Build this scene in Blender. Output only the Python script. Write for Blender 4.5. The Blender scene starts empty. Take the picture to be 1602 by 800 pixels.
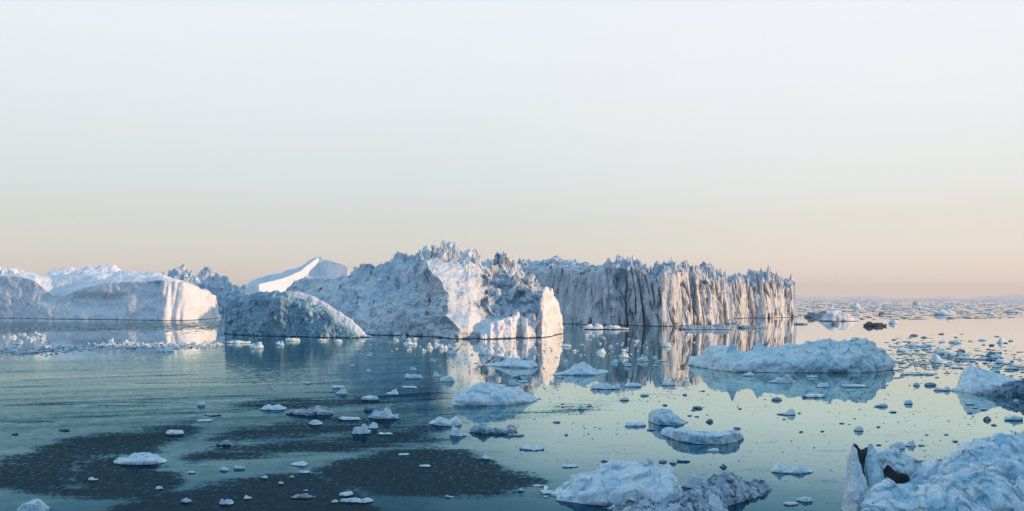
import bpy, math, random
import numpy as np

# ------------------------------------------------------------------ camera, sky, sun, exposure
SC = bpy.context.scene
COL = SC.collection
HC, F, HZ = 12.0, 1257.0, 468.0          # camera height (m), focal length in photo pixels, horizon row of the photo
R = math.radians
SUN_EL, SUN_AZ = 6.5, 112.0               # azimuth clockwise from the view direction (+Y)

cam = bpy.data.cameras.new("camera")
cam.sensor_width = 36.0
cam.lens = 36.0 * F / 1602.0
cam.shift_y = (HZ - 400.0) / 1602.0
cam.clip_start, cam.clip_end = 0.5, 40000.0
co = bpy.data.objects.new("camera", cam)
co.location = (0, 0, HC)
co.rotation_euler = (R(90), 0, 0)
COL.objects.link(co)
SC.camera = co


def lin(r, g, b):
    def c(v):
        v /= 255.0
        return v / 12.92 if v <= 0.04045 else ((v + 0.055) / 1.055) ** 2.4
    return (c(r), c(g), c(b), 1.0)


world = bpy.data.worlds.new("World")
SC.world = world
world.use_nodes = True
nt = world.node_tree
nt.nodes.clear()
L = nt.links.new
w_out = nt.nodes.new("ShaderNodeOutputWorld")
w_bg = nt.nodes.new("ShaderNodeBackground")
w_bg.inputs["Strength"].default_value = 0.1
w_sky = nt.nodes.new("ShaderNodeTexSky")
w_sky.sky_type = 'NISHITA'
w_sky.sun_disc = False
w_sky.sun_elevation = R(SUN_EL)
w_sky.sun_rotation = R(SUN_AZ)
w_sky.air_density = 1.0
w_sky.dust_density = 1.0
w_tc = nt.nodes.new("ShaderNodeTexCoord")
w_sep = nt.nodes.new("ShaderNodeSeparateXYZ")
L(w_tc.outputs["Generated"], w_sep.inputs[0])
HIGH = [(0.5, (204, 222, 236)), (0.75, (172, 206, 233)), (1.0, (152, 194, 228))]
SKY_L = [(0.0, (231, 219, 211)), (0.03, (226, 216, 207)), (0.055, (221, 218, 210)), (0.094, (215, 220, 215)), (0.133, (218, 226, 226)),
         (0.208, (227, 233, 236)), (0.281, (232, 238, 242)), (0.349, (234, 240, 248))] + HIGH
SKY_R = [(0.0, (243, 228, 220)), (0.03, (242, 225, 212)), (0.055, (239, 228, 216)), (0.094, (232, 228, 218)), (0.133, (232, 234, 231)),
         (0.208, (236, 239, 242)), (0.281, (239, 241, 246)), (0.349, (240, 243, 249))] + HIGH
def sky_ramp(stops):
    rp = nt.nodes.new("ShaderNodeValToRGB")
    L(w_sep.outputs["Z"], rp.inputs[0])
    e = rp.color_ramp.elements
    while len(e) > 1:
        e.remove(e[-1])
    e[0].position, e[0].color = stops[0][0], lin(*stops[0][1])
    for p_, c_ in stops[1:]:
        e.new(p_).color = lin(*c_)
    return rp
w_rl, w_rr = sky_ramp(SKY_L), sky_ramp(SKY_R)
w_az = nt.nodes.new("ShaderNodeMapRange")
w_az.interpolation_type = 'SMOOTHSTEP'
w_az.inputs[1].default_value, w_az.inputs[2].default_value = -0.15, 0.5
L(w_sep.outputs["X"], w_az.inputs[0])
w_ramp = nt.nodes.new("ShaderNodeMix")
w_ramp.data_type = 'RGBA'
L(w_az.outputs[0], w_ramp.inputs[0])
L(w_rl.outputs[0], w_ramp.inputs[6])
L(w_rr.outputs[0], w_ramp.inputs[7])
# the sky behind the viewer is made darker and bluer to deepen shaded ice faces
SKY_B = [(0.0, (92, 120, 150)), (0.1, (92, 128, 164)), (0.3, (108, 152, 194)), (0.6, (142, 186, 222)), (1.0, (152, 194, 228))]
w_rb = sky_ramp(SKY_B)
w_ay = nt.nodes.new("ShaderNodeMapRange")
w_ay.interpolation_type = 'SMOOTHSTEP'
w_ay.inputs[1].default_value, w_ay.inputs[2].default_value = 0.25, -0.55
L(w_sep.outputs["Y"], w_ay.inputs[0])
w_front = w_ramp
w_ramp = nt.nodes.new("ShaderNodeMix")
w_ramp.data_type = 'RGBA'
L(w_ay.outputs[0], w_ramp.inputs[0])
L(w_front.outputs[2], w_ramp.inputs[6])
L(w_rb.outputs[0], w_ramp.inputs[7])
w_gain = nt.nodes.new("ShaderNodeMix")
w_gain.data_type = 'RGBA'
w_gain.blend_type = 'MULTIPLY'
w_gain.inputs[0].default_value = 1.0
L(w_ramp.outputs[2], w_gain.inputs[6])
w_gain.inputs[7].default_value = (10.6, 10.6, 10.6, 1)
# a faint thin streak of cloud, low in the sky
w_map = nt.nodes.new("ShaderNodeMapping")
w_map.inputs["Scale"].default_value = (3.0, 3.0, 60.0)
L(w_tc.outputs["Generated"], w_map.inputs[0])
w_n = nt.nodes.new("ShaderNodeTexNoise")
w_n.inputs["Scale"].default_value = 1.3
w_n.inputs["Detail"].default_value = 4
L(w_map.outputs[0], w_n.inputs["Vector"])
w_r2 = nt.nodes.new("ShaderNodeMapRange")
w_r2.inputs[1].default_value = 0.35
w_r2.inputs[2].default_value = 0.75
w_r2.inputs[3].default_value = 0.994
w_r2.inputs[4].default_value = 1.006
L(w_n.outputs[0], w_r2.inputs[0])
w_m2 = nt.nodes.new("ShaderNodeMix")
w_m2.data_type = 'RGBA'
w_m2.blend_type = 'MULTIPLY'
w_m2.inputs[0].default_value = 1.0
L(w_gain.outputs[2], w_m2.inputs[6])
L(w_r2.outputs[0], w_m2.inputs[7])
w_mix = nt.nodes.new("ShaderNodeMix")
w_mix.data_type = 'RGBA'
w_mix.inputs[0].default_value = 0.03
L(w_m2.outputs[2], w_mix.inputs[6])
L(w_sky.outputs[0], w_mix.inputs[7])
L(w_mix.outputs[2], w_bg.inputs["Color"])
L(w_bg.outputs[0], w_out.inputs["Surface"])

sun = bpy.data.lights.new("sun", 'SUN')
sun.energy = 4.0
sun.color = (1.0, 0.61, 0.335)
sun.angle = R(0.5)
so = bpy.data.objects.new("sun", sun)
ce = math.cos(R(SUN_EL))
sd = (math.sin(R(SUN_AZ)) * ce, math.cos(R(SUN_AZ)) * ce, math.sin(R(SUN_EL)))
from mathutils import Vector
so.rotation_euler = Vector(sd).to_track_quat('Z', 'Y').to_euler()
so.location = (200, 0, 80)
COL.objects.link(so)

SC.view_settings.view_transform = 'Standard'
SC.view_settings.look = 'None'
SC.view_settings.exposure = 0.0
SC.view_settings.gamma = 1.0
SC.cycles.use_denoising = True
SC.cycles.max_bounces = 6
SC.cycles.volume_bounces = 0
SC.cycles.sample_clamp_indirect = 4.0


# ------------------------------------------------------------------ noise (numpy)
def _h(ix, iy, iz, seed):
    n = (ix.astype(np.int64) * 374761393 + iy.astype(np.int64) * 668265263 + iz.astype(np.int64) * 2147483647 % 4294967291
         + seed * 1274126177) & 0xFFFFFFFF
    n = ((n ^ (n >> 13)) * 1274126177) & 0xFFFFFFFF
    n = ((n ^ (n >> 16)) * 2246822519) & 0xFFFFFFFF
    n = n ^ (n >> 15)
    return (n & 0xFFFFFF).astype(np.float64) / 16777215.0


def vnoise(x, y, z, seed=0):
    x, y, z = np.broadcast_arrays(np.asarray(x, float), np.asarray(y, float), np.asarray(z, float))
    fx, fy, fz = np.floor(x), np.floor(y), np.floor(z)
    ix, iy, iz = fx.astype(np.int64), fy.astype(np.int64), fz.astype(np.int64)
    q = lambda t: t * t * t * (t * (t * 6 - 15) + 10)
    a, b, c = q(x - fx), q(y - fy), q(z - fz)
    def ln(p, r, t):
        return p + (r - p) * t
    v = []
    for dz in (0, 1):
        r = []
        for dy in (0, 1):
            r.append(ln(_h(ix, iy + dy, iz + dz, seed), _h(ix + 1, iy + dy, iz + dz, seed), a))
        v.append(ln(r[0], r[1], b))
    return ln(v[0], v[1], c) * 2 - 1


def fbm(x, y, z, seed=0, octv=4, gain=0.5, ridge=False):
    s, a, fr, tot = 0.0, 1.0, 1.0, 0.0
    for o in range(octv):
        n = vnoise(x * fr, y * fr, z * fr, seed + o * 17)
        if ridge:
            n = 1 - 2 * np.abs(n)
        s = s + a * n
        tot += a
        a *= gain
        fr *= 2.03
    return s / tot


def serac(x, y, cell, seed=0, steep=1.6):
    """upper envelope of leaning pointed towers, one per cell: 0..1"""
    gx, gy = np.floor(x / cell), np.floor(y / cell)
    best = np.full(np.shape(x), -9.0)
    z0 = np.zeros_like(gx)
    for dx in (-1, 0, 1):
        for dy in (-1, 0, 1):
            cx, cy = gx + dx, gy + dy
            px = (cx + 0.15 + 0.7 * _h(cx, cy, z0, seed)) * cell
            py = (cy + 0.15 + 0.7 * _h(cx, cy, z0, seed + 1)) * cell
            hr = _h(cx, cy, z0, seed + 2)
            ang = _h(cx, cy, z0, seed + 3) * 3.14
            ex, ey = (x - px) / cell, (y - py) / cell
            rx, ry = ex * np.cos(ang) + ey * np.sin(ang), -ex * np.sin(ang) + ey * np.cos(ang)
            d = np.maximum(np.abs(rx) * 1.25, np.abs(ry) * 0.85) + 0.35 * rx
            best = np.maximum(best, hr - steep * d)
    return np.clip(best, -0.4, 1)


def blocks(x, y, z, cell, seed=0):
    """fractured-ice facets: upper envelope of tilted planes and crack distance"""
    gx, gy, gz = np.floor(x / cell), np.floor(y / cell), np.floor(z / cell)
    d1 = np.full(np.shape(x), 9.0)
    val = np.zeros(np.shape(x))
    d2 = np.full(np.shape(x), 9.0)
    for dx in (-1, 0, 1):
        for dy in (-1, 0, 1):
            for dz in (-1, 0, 1):
                cx, cy, cz = gx + dx, gy + dy, gz + dz
                ex = x / cell - (cx + _h(cx, cy, cz, seed))
                ey = y / cell - (cy + _h(cx, cy, cz, seed + 1))
                ez = z / cell - (cz + _h(cx, cy, cz, seed + 2))
                d = np.sqrt(ex * ex + ey * ey + ez * ez)
                v = (_h(cx, cy, cz, seed + 3) - 0.5) + 0.9 * ((_h(cx, cy, cz, seed + 4) - .5) * ex + (_h(cx, cy, cz, seed + 5) - .5) * ey
                                                              + (_h(cx, cy, cz, seed + 6) - .5) * ez)
                m = d < d1
                d2 = np.where(m, d1, np.minimum(d2, d))
                val = np.where(m, v, val)
                d1 = np.where(m, d, d1)
    return val, d1, d2 - d1


def sstep(a, b, x):
    t = np.clip((x - a) / (b - a), 0, 1)
    return t * t * (3 - 2 * t)


# ------------------------------------------------------------------ materials
def ice_mat(name, white, blue, dirt, scale=1.0, blue_mid=0.55, blue_w=0.12, dirt_mid=0.62, dirt_w=0.06, streak=1.0,
            dirt_scale=1.0, rough=0.55, bump=0.5, bump_scale=4.0, sss=0.0, wet=0.35):
    m = bpy.data.materials.new(name)
    m.use_nodes = True
    t = m.node_tree
    N, K = t.nodes.new, t.links.new
    b = t.nodes["Principled BSDF"]
    g = N("ShaderNodeNewGeometry")
    mp = N("ShaderNodeMapping")
    mp.inputs["Scale"].default_value = (scale, scale, scale * streak)
    K(g.outputs["Position"], mp.inputs[0])
    n1 = N("ShaderNodeTexNoise")
    n1.inputs["Scale"].default_value = 0.35
    n1.inputs["Detail"].default_value = 8
    n1.inputs["Roughness"].default_value = 0.65
    n1.inputs["Distortion"].default_value = 0.6
    K(mp.outputs[0], n1.inputs["Vector"])
    r1 = N("ShaderNodeMapRange")
    r1.interpolation_type = 'SMOOTHSTEP'
    r1.inputs[1].default_value, r1.inputs[2].default_value = blue_mid - blue_w, blue_mid + blue_w
    K(n1.outputs[0], r1.inputs[0])
    mx = N("ShaderNodeMix")
    mx.data_type = 'RGBA'
    mx.inputs[6].default_value, mx.inputs[7].default_value = white, blue
    K(r1.outputs[0], mx.inputs[0])
    n2 = N("ShaderNodeTexNoise")
    n2.inputs["Scale"].default_value = 0.6 * dirt_scale
    n2.inputs["Detail"].default_value = 10
    n2.inputs["Roughness"].default_value = 0.72
    n2.inputs["Distortion"].default_value = 0.9
    K(mp.outputs[0], n2.inputs["Vector"])
    r2 = N("ShaderNodeMapRange")
    r2.interpolation_type = 'SMOOTHSTEP'
    r2.inputs[1].default_value, r2.inputs[2].default_value = dirt_mid - dirt_w, dirt_mid + dirt_w
    K(n2.outputs[0], r2.inputs[0])
    m2 = N("ShaderNodeMix")
    m2.data_type = 'RGBA'
    m2.inputs[7].default_value = dirt
    K(mx.outputs[2], m2.inputs[6])
    K(r2.outputs[0], m2.inputs[0])
    sz = N("ShaderNodeSeparateXYZ")
    K(g.outputs["Position"], sz.inputs[0])
    wz = N("ShaderNodeMath")
    wz.operation = 'MULTIPLY_ADD'
    K(n1.outputs[0], wz.inputs[0])
    wz.inputs[1].default_value = -wet * 1.6
    K(sz.outputs["Z"], wz.inputs[2])
    rw = N("ShaderNodeMapRange")
    rw.inputs[1].default_value, rw.inputs[2].default_value = -wet * .4, wet * .15
    rw.inputs[3].default_value, rw.inputs[4].default_value = 1.0, 0.0
    K(wz.outputs[0], rw.inputs[0])
    m3 = N("ShaderNodeMix")
    m3.data_type = 'RGBA'
    m3.inputs[7].default_value = (.05, .09, .13, 1)
    K(m2.outputs[2], m3.inputs[6])
    K(rw.outputs[0], m3.inputs[0])
    K(m3.outputs[2], b.inputs["Base Color"])
    b.inputs["Roughness"].default_value = rough
    b.inputs["Specular IOR Level"].default_value = 0.3
    if sss:
        b.inputs["Subsurface Weight"].default_value = sss
        b.inputs["Subsurface Radius"].default_value = (0.3, 0.6, 1.0)
        b.inputs["Subsurface Scale"].default_value = 0.5
    n3 = N("ShaderNodeTexNoise")
    n3.inputs["Scale"].default_value = bump_scale
    n3.inputs["Detail"].default_value = 6
    n3.inputs["Roughness"].default_value = 0.7
    K(g.outputs["Position"], n3.inputs["Vector"])
    bp = N("ShaderNodeBump")
    bp.inputs["Strength"].default_value = bump
    bp.inputs["Distance"].default_value = 0.6 / bump_scale
    K(n3.outputs[0], bp.inputs["Height"])
    K(bp.outputs[0], b.inputs["Normal"])
    return m


C = lambda r, g, b: (r, g, b, 1)
M = {}
M['snow'] = ice_mat("snow_ice", C(.90, .92, .96), C(.70, .79, .89), C(.48, .58, .68), scale=.25, blue_mid=.58, dirt_mid=.70, streak=.6, bump=.4, bump_scale=1.2)
M['berg'] = ice_mat("berg_ice", C(.82, .86, .89), C(.52, .66, .77), C(.13, .16, .19), scale=.4, dirt_mid=.60, dirt_w=.07, streak=.55, bump=.8, bump_scale=1.5)
M['wall'] = ice_mat("wall_ice", C(.82, .83, .85), C(.50, .58, .66), C(.13, .145, .165), scale=.45, dirt_mid=.575, dirt_w=.07, streak=.2, bump=.8, bump_scale=1.2)
M['teal'] = ice_mat("teal_ice", C(.52, .69, .77), C(.23, .43, .54), C(.08, .16, .23), scale=.7, blue_mid=.49, blue_w=.16, dirt_mid=.60, dirt_w=.10, streak=.5, bump=.9, bump_scale=1.5)
M['floe'] = ice_mat("floe_ice", C(.86, .93, .96), C(.50, .73, .86), C(.24, .40, .52), scale=2.6, blue_mid=.54, blue_w=.10, dirt_mid=.68, bump=1.0, bump_scale=6, wet=0.04)
M['blue'] = ice_mat("blue_ice", C(.84, .93, .95), C(.58, .82, .90), C(.34, .58, .68), scale=.9, blue_mid=.52, dirt_mid=.66, bump=.9, bump_scale=2.5, wet=0.09)
M['dirty'] = ice_mat("dirty_ice", C(.60, .70, .78), C(.26, .38, .49), C(.05, .065, .09), scale=3.2, blue_mid=.49, dirt_mid=.55, dirt_w=.07, bump=.9, bump_scale=6, wet=0.06)
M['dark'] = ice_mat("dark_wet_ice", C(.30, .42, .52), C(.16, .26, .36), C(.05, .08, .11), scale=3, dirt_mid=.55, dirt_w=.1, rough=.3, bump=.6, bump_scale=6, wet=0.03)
M['chunk'] = ice_mat("crumpled_ice", C(.86, .95, .99), C(.40, .68, .84), C(.09, .17, .24), scale=2.2, blue_mid=.51, blue_w=.11, dirt_mid=.61, dirt_w=.06, bump=1.0, bump_scale=5, wet=0.06)
M['brown'] = ice_mat("debris_ice", C(.13, .12, .13), C(.08, .085, .10), C(.03, .03, .035), scale=2.5, dirt_mid=.5, dirt_w=.15, bump=.8, bump_scale=8, wet=0.15)
M['cave_shade'] = ice_mat("cave_shade_ice", C(.022, .026, .034), C(.014, .018, .024), C(.008, .008, .01), scale=2, bump=.6, bump_scale=6)  # near-black colour standing in for the shade inside the hollow
M['crest'] = ice_mat("crest_ice", C(.74, .81, .87), C(.40, .57, .72), C(.10, .13, .17), scale=.7, blue_mid=.50, dirt_mid=.585, streak=.6, bump=.8, bump_scale=1.5)
M['rub'] = ice_mat("rubble_ice", C(.78, .83, .87), C(.46, .58, .69), C(.20, .23, .27), scale=.6, blue_mid=.50, dirt_mid=.57, dirt_w=.08, streak=.8, bump=.9, bump_scale=1.5)
M['rock'] = ice_mat("shade_hill_rock", C(.35, .36, .38), C(.25, .27, .3), C(.15, .15, .16), scale=.05, bump=.3, bump_scale=.2)


# ------------------------------------------------------------------ object helpers
def tag(o, label=None, cat=None, group=None, kind=None):
    if label:
        o["label"] = label
    if cat:
        o["category"] = cat
    if group:
        o["group"] = group
    if kind:
        o["kind"] = kind
    return o


def mesh(name, V, Fq, m, parent=None, loc=(0, 0, 0), smooth=True):
    V = np.asarray(V, np.float32).reshape(-1, 3) - np.asarray(loc, np.float32)
    Fq = np.asarray(Fq, np.int32)
    k = Fq.shape[1]
    me = bpy.data.meshes.new(name)
    me.vertices.add(len(V))
    me.vertices.foreach_set("co", V.ravel())
    me.loops.add(Fq.size)
    me.loops.foreach_set("vertex_index", Fq.ravel())
    me.polygons.add(len(Fq))
    me.polygons.foreach_set("loop_start", np.arange(0, Fq.size, k, dtype=np.int32))
    me.polygons.foreach_set("use_smooth", np.full(len(Fq), smooth))
    me.update(calc_edges=True)
    me.validate()
    if m:
        me.materials.append(m)
    o = bpy.data.objects.new(name, me)
    COL.objects.link(o)
    if parent:
        o.parent = parent
    else:
        o.location = loc
    return o


def empty(name, loc):
    o = bpy.data.objects.new(name, None)
    o.empty_display_size = 0.5
    o.location = loc
    COL.objects.link(o)
    return o


def dist(py):
    return HC * F / (np.asarray(py, float) - HZ)


def at(px, py):
    y = float(dist(py))
    return ((px - 801.0) / F * y, y)


def ip(ctrl, u):
    a = np.array(ctrl, float)
    return np.interp(u, a[:, 0], a[:, 1])


def loft(name, m, root, u0, u1, du, base, top, cliff=None, lean=1.0, dc=8.0, depth=30.0, rows=(30, 40, 20), curve=0.8,
         disp=None, yb=None, matfn=None, mat2=None, smooth=True, back=2.2, jag=0.0, cj=0.0, seed=1, sink=1.5, under=0.0):
    """An iceberg body: for every column a section wall > slope > crest > back, built in metres."""
    U = np.arange(u0, u1 + du * .5, du)
    Yb = dist(ip(base, U)) if yb is None else ip(yb, U)
    top_py = ip(top, U)
    yt = Yb + lean + dc
    zt = HC + (HZ - top_py) * yt / F
    if jag:
        X0 = (U - 801) / F * yt
        zt = zt + jag * (fbm(X0 * .6, 0, 0, seed, 4) + .2)
    zt = np.maximum(zt, 0.05)
    if cliff is None:
        zc = np.full_like(U, 0.1)
    else:
        zc = np.minimum(HC + (HZ - ip(cliff, U)) * (Yb + lean) / F, zt)
    if cj:
        zc = np.minimum(zc + cj * (fbm((U - 801) / F * Yb * .11, 0, 0, seed, 4) + .1), zt)
    nw, ns, nb = rows
    Y, Z, T, G = [], [], [], []
    for t in np.linspace(0, 1, nw):
        zz = -sink + (zc + sink) * t
        Y.append(Yb + lean * t + under * (1 - t) ** 2)
        Z.append(zz); T.append(t); G.append(0)
    for t in np.linspace(0, 1, ns + 1)[1:]:
        Y.append(Yb + lean + dc * t)
        Z.append(zc + (zt - zc) * t ** curve); T.append(t); G.append(1)
    dep = np.broadcast_to(ip(depth, U) if isinstance(depth, list) else depth, U.shape)
    for t in np.linspace(0, 1, nb + 1)[1:]:
        Y.append(yt + np.maximum(dep - lean - dc, 1.0) * t)
        Z.append(zt * (1 - t ** back) - sink * t); T.append(t); G.append(2)
    Y, Z = np.array(Y), np.array(Z)
    UU = np.broadcast_to(U, Y.shape)
    T0, G0 = np.array(T)[:, None], np.array(G)[:, None]
    shr = np.where(G0 == 1, .02 * T0, np.where(G0 == 2, .02 + .07 * T0, 0))
    X = ((U.mean() + (UU - U.mean()) * (1 - shr)) - 801) / F * Y
    T = np.broadcast_to(np.array(T)[:, None], Y.shape)
    G = np.broadcast_to(np.array(G)[:, None], Y.shape)
    P = np.stack([X, Y, Z], -1)
    if disp:
        du_ = np.gradient(P, axis=1)
        dv_ = np.gradient(P, axis=0)
        Nn = np.cross(du_, dv_)
        Nn /= np.linalg.norm(Nn, axis=-1, keepdims=True) + 1e-9
        PY = HZ - (Z - HC) / Y * F
        P = P + disp(P, Nn, UU, PY, T, G)
    # close the two ends
    mid = P.mean(0)
    def cap(c0, inner, sgn):
        out = []
        dx = abs(P[0, 0, 0] - P[0, 1, 0])
        for k in (0.35, 0.65, 0.88, 1.0):
            q = P[:, c0].copy()
            mm = q[:, 1].mean()
            q[:, 1] = mm + (q[:, 1] - mm) * math.sqrt(max(0, 1 - k * k))
            q[:, 2] = -sink + (q[:, 2] + sink) * (1 - k ** 3)
            q[:, 0] += sgn * dx * k * 1.2
            out.append(q)
        return out
    lft = cap(0, 1, -1)[::-1]
    rgt = cap(-1, -2, 1)
    P = np.concatenate([np.stack(lft, 1), P, np.stack(rgt, 1)], 1)
    nr, nc = P.shape[:2]
    idx = np.arange(nr * nc).reshape(nr, nc)
    Fq = np.stack([idx[:-1, :-1], idx[:-1, 1:], idx[1:, 1:], idx[1:, :-1]], -1).reshape(-1, 4)
    loc = root.location[:] if root else (float(mid[0, 0]), float(mid[0, 1]), 0.0)
    loc = tuple(loc)
    if root is None:
        c = P.reshape(-1, 3).mean(0)
        loc = (float(c[0]), float(c[1]), 0.0)
    o = mesh(name, P, Fq, m, root, loc, smooth)
    if matfn:
        o.data.materials.append(mat2)
        mi = matfn(P[:, 4:-4], UU, HZ - (P[:, 4:-4, 2] - HC) / P[:, 4:-4, 1] * F, T, G)
        mi = np.pad(mi.astype(np.int32), ((0, 0), (4, 4)), mode='edge')[:-1, :-1]
        o.data.polygons.foreach_set("material_index", np.ascontiguousarray(mi).ravel())
    return o


def vec(dx, dy, dz, like):
    return np.stack(np.broadcast_arrays(np.asarray(dx, float) + 0 * like, np.asarray(dy, float) + 0 * like, np.asarray(dz, float) + 0 * like), -1)


# ------------------------------------------------------------------ the setting: sea, hills, haze
def poly_sd(px, py, pts):
    """signed distance in pixels, positive inside"""
    pts = np.array(pts, float)
    d = np.full(px.shape, 1e9)
    ins = np.zeros(px.shape, bool)
    n = len(pts)
    for i in range(n):
        a, b = pts[i], pts[(i + 1) % n]
        ex, ey = b - a
        wx, wy = px - a[0], (py - a[1])
        t = np.clip((wx * ex + wy * ey) / (ex * ex + ey * ey), 0, 1)
        d = np.minimum(d, np.hypot((wx - ex * t) * .5, wy - ey * t))
        c = ((a[1] <= py) != (b[1] <= py)) & (px < (b[0] - a[0]) * (py - a[1]) / (b[1] - a[1] + 1e-12) + a[0])
        ins ^= c
    return np.where(ins, d, -d)


def build_sea():
    def axis(lo, hi, dense0, dense1, step, grow=1.12):
        a = list(np.arange(dense0, dense1 + step, step))
        s, v = step, a[-1]
        while v < hi:
            s *= grow
            v += s
            a.append(min(v, hi))
        s, v, b = step, a[0], []
        while v > lo:
            s *= grow
            v -= s
            b.append(max(v, lo))
        return np.array(b[::-1] + a)
    xs = axis(-13000, 13000, -62, 30, .36, 1.05)
    ys = axis(-300, 13000, 43, 150, .36, 1.05)
    X, Y = np.meshgrid(xs, ys)
    Z = np.zeros_like(X)
    ok = (Y > 20)
    Ys = np.where(ok, Y, 20)
    px, py = 801 + X / Ys * F, HZ + HC * F / Ys
    wob = 6 * fbm(X * .12, Y * .05, 0, 5, 4) + 4 * fbm(X * .5, Y * .2, 0, 15, 3)
    slick = np.zeros_like(X)
    shapes = [
        [(-40, 725), (40, 712), (95, 694), (170, 682), (240, 672), (300, 662), (300, 676), (265, 690), (230, 706), (170, 708), (125, 716), (105, 735), (105, 762), (128, 766),
         (122, 745), (128, 726), (180, 716), (200, 730), (270, 745), (275, 765), (200, 772), (120, 776), (50, 768), (-40, 758)],
        [(500, 735), (545, 722), (600, 714), (660, 706), (720, 710), (760, 722), (790, 738), (840, 751), (800, 762), (760, 768), (690, 770), (600, 768), (540, 760)],
        [(140, 830), (180, 795), (260, 778), (350, 760), (420, 746), (490, 748), (530, 760), (560, 780), (590, 812), (560, 840)],
        [(305, 716), (345, 700), (430, 694), (520, 684), (620, 672), (700, 668), (640, 690), (560, 700), (470, 708), (390, 716)],
        [(330, 690), (380, 668), (470, 655), (560, 652), (640, 660), (560, 676), (450, 690)],
        [(370, 640), (430, 628), (540, 622), (600, 628), (520, 640), (430, 648)],
        [(-80, 503.5), (200, 503.5), (352, 503), (352, 511), (200, 517), (60, 521), (-80, 522)],
        [(880, 640), (960, 626), (1060, 616), (960, 634), (860, 652), (760, 658), (820, 642)]]
    amt = [.95, 1.0, 1.0, .75, .62, .55, .7, .45]
    for s, a in zip(shapes, amt):
        d = poly_sd(px, py, s) * (1 if s[0][1] > 520 else 4)
        slick = np.maximum(slick, a * sstep(-15, 10, d + wob))
    # wind streaks over the left half, drawn out sideways and rising a little to the right
    v = Y - X * .35
    st = fbm(X * .018, v * .2, 0, 31, 5, .6)
    left = sstep(760, 640, px + 60 * fbm(X * .03, Y * .03, 0, 8, 2)) * sstep(0, 24, py - (546 - 26 * sstep(250, 440, px)) + 8 * fbm(X * .05, Y * .03, 0, 12, 3)) * ok  # starts higher past the far left, to dim the icebergs' reflections there
    left = np.maximum(left, .5 * sstep(870, 900, px) * sstep(1060, 1030, px) * sstep(508, 514, py) * sstep(600, 570, py) * ok)  # laid over the grey cliff's reflection to darken it
    left = np.maximum(left, .45 * sstep(900, 700, px) * sstep(600, 660, py) * ok)
    slick = np.maximum(slick, left * .28 * sstep(.15, .5, st) * sstep(760, 640, py))
    near = sstep(-6, 6, 0 * px + (px - 430) * .02) 
    dark_mid = sstep(.0, .4, fbm(X * .03, v * .2, 0, 41, 4)) * sstep(300, 420, px) * sstep(760, 640, px) * sstep(585, 605, py) * sstep(715, 690, py)
    slick = np.maximum(slick, .7 * dark_mid)
    slick *= ok
    ripple_dim = left * np.clip(1.05 + .38 * fbm(X * .025, v * .3, 0, 51, 5, .65), 0, 1.5) * (1 - .6 * sstep(650, 740, py))
    nr, nc = X.shape
    idx = np.arange(nr * nc).reshape(nr, nc)
    Fq = np.stack([idx[:-1, :-1], idx[:-1, 1:], idx[1:, 1:], idx[1:, :-1]], -1).reshape(-1, 4)
    m = bpy.data.materials.new("sea_water")
    m.use_nodes = True
    t = m.node_tree
    t.nodes.clear()
    N, K = t.nodes.new, t.links.new

    def math_(op, a, b=None, c=None):
        n = N("ShaderNodeMath")
        n.operation = op
        for i, s_ in enumerate((a, b, c)):
            if s_ is None:
                continue
            if isinstance(s_, (int, float)):
                n.inputs[i].default_value = s_
            else:
                K(s_, n.inputs[i])
        return n.outputs[0]
    out = N("ShaderNodeOutputMaterial")
    g = N("ShaderNodeNewGeometry")
    at1 = N("ShaderNodeAttribute"); at1.attribute_name = "slick"
    at2 = N("ShaderNodeAttribute"); at2.attribute_name = "ripple_dim"
    mp = N("ShaderNodeMapping")
    mp.inputs["Scale"].default_value = (1, 1, 1)
    K(g.outputs["Position"], mp.inputs[0])
    def noise(scale, detail, sx=1, sy=1, rough=.5):
        q = N("ShaderNodeMapping")
        q.inputs["Scale"].default_value = (sx, sy, 1)
        K(g.outputs["Position"], q.inputs[0])
        n = N("ShaderNodeTexNoise")
        n.inputs["Scale"].default_value = scale
        n.inputs["Detail"].default_value = detail
        n.inputs["Roughness"].default_value = rough
        K(q.outputs[0], n.inputs["Vector"])
        return n
    grain = noise(2.6, 3, 1, .6, .7)
    gr = N("ShaderNodeMapRange")
    gr.inputs[1].default_value, gr.inputs[2].default_value = .35, .65
    K(grain.outputs[0], gr.inputs[0])
    fray = noise(.5, 7, .2, 1.0, .66)
    sl = math_('ADD', at1.outputs["Fac"], math_('MULTIPLY_ADD', fray.outputs[0], 2.0, -1.0))
    sl = math_('ADD', sl, math_('MULTIPLY_ADD', grain.outputs[0], .7, -.35))
    sm = N("ShaderNodeMapRange")
    sm.interpolation_type = 'SMOOTHSTEP'
    sm.inputs[1].default_value, sm.inputs[2].default_value = .15, .95
    K(sl, sm.inputs[0])
    slk = math_('MULTIPLY', sm.outputs[0], math_('MULTIPLY_ADD', gr.outputs[0], .95, .22))
    def vsub(n):
        v_ = N("ShaderNodeVectorMath"); v_.operation = 'SUBTRACT'
        K(n.outputs["Color"], v_.inputs[0]); v_.inputs[1].default_value = (.5, .5, .5)
        return v_.outputs[0]
    def vscale(v_, s_):
        q = N("ShaderNodeVectorMath"); q.operation = 'SCALE'
        K(v_, q.inputs[0])
        if isinstance(s_, (int, float)):
            q.inputs["Scale"].default_value = s_
        else:
            K(s_, q.inputs["Scale"])
        return q.outputs[0]
    def vadd(a, b):
        q = N("ShaderNodeVectorMath"); q.operation = 'ADD'
        K(a, q.inputs[0]); K(b, q.inputs[1])
        return q.outputs[0]
    calm = vscale(vsub(noise(.5, 3)), .012)
    rip = vscale(vsub(noise(1.1, 4, 1, 1.6)), math_('MULTIPLY', at2.outputs["Fac"], .10))
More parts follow.
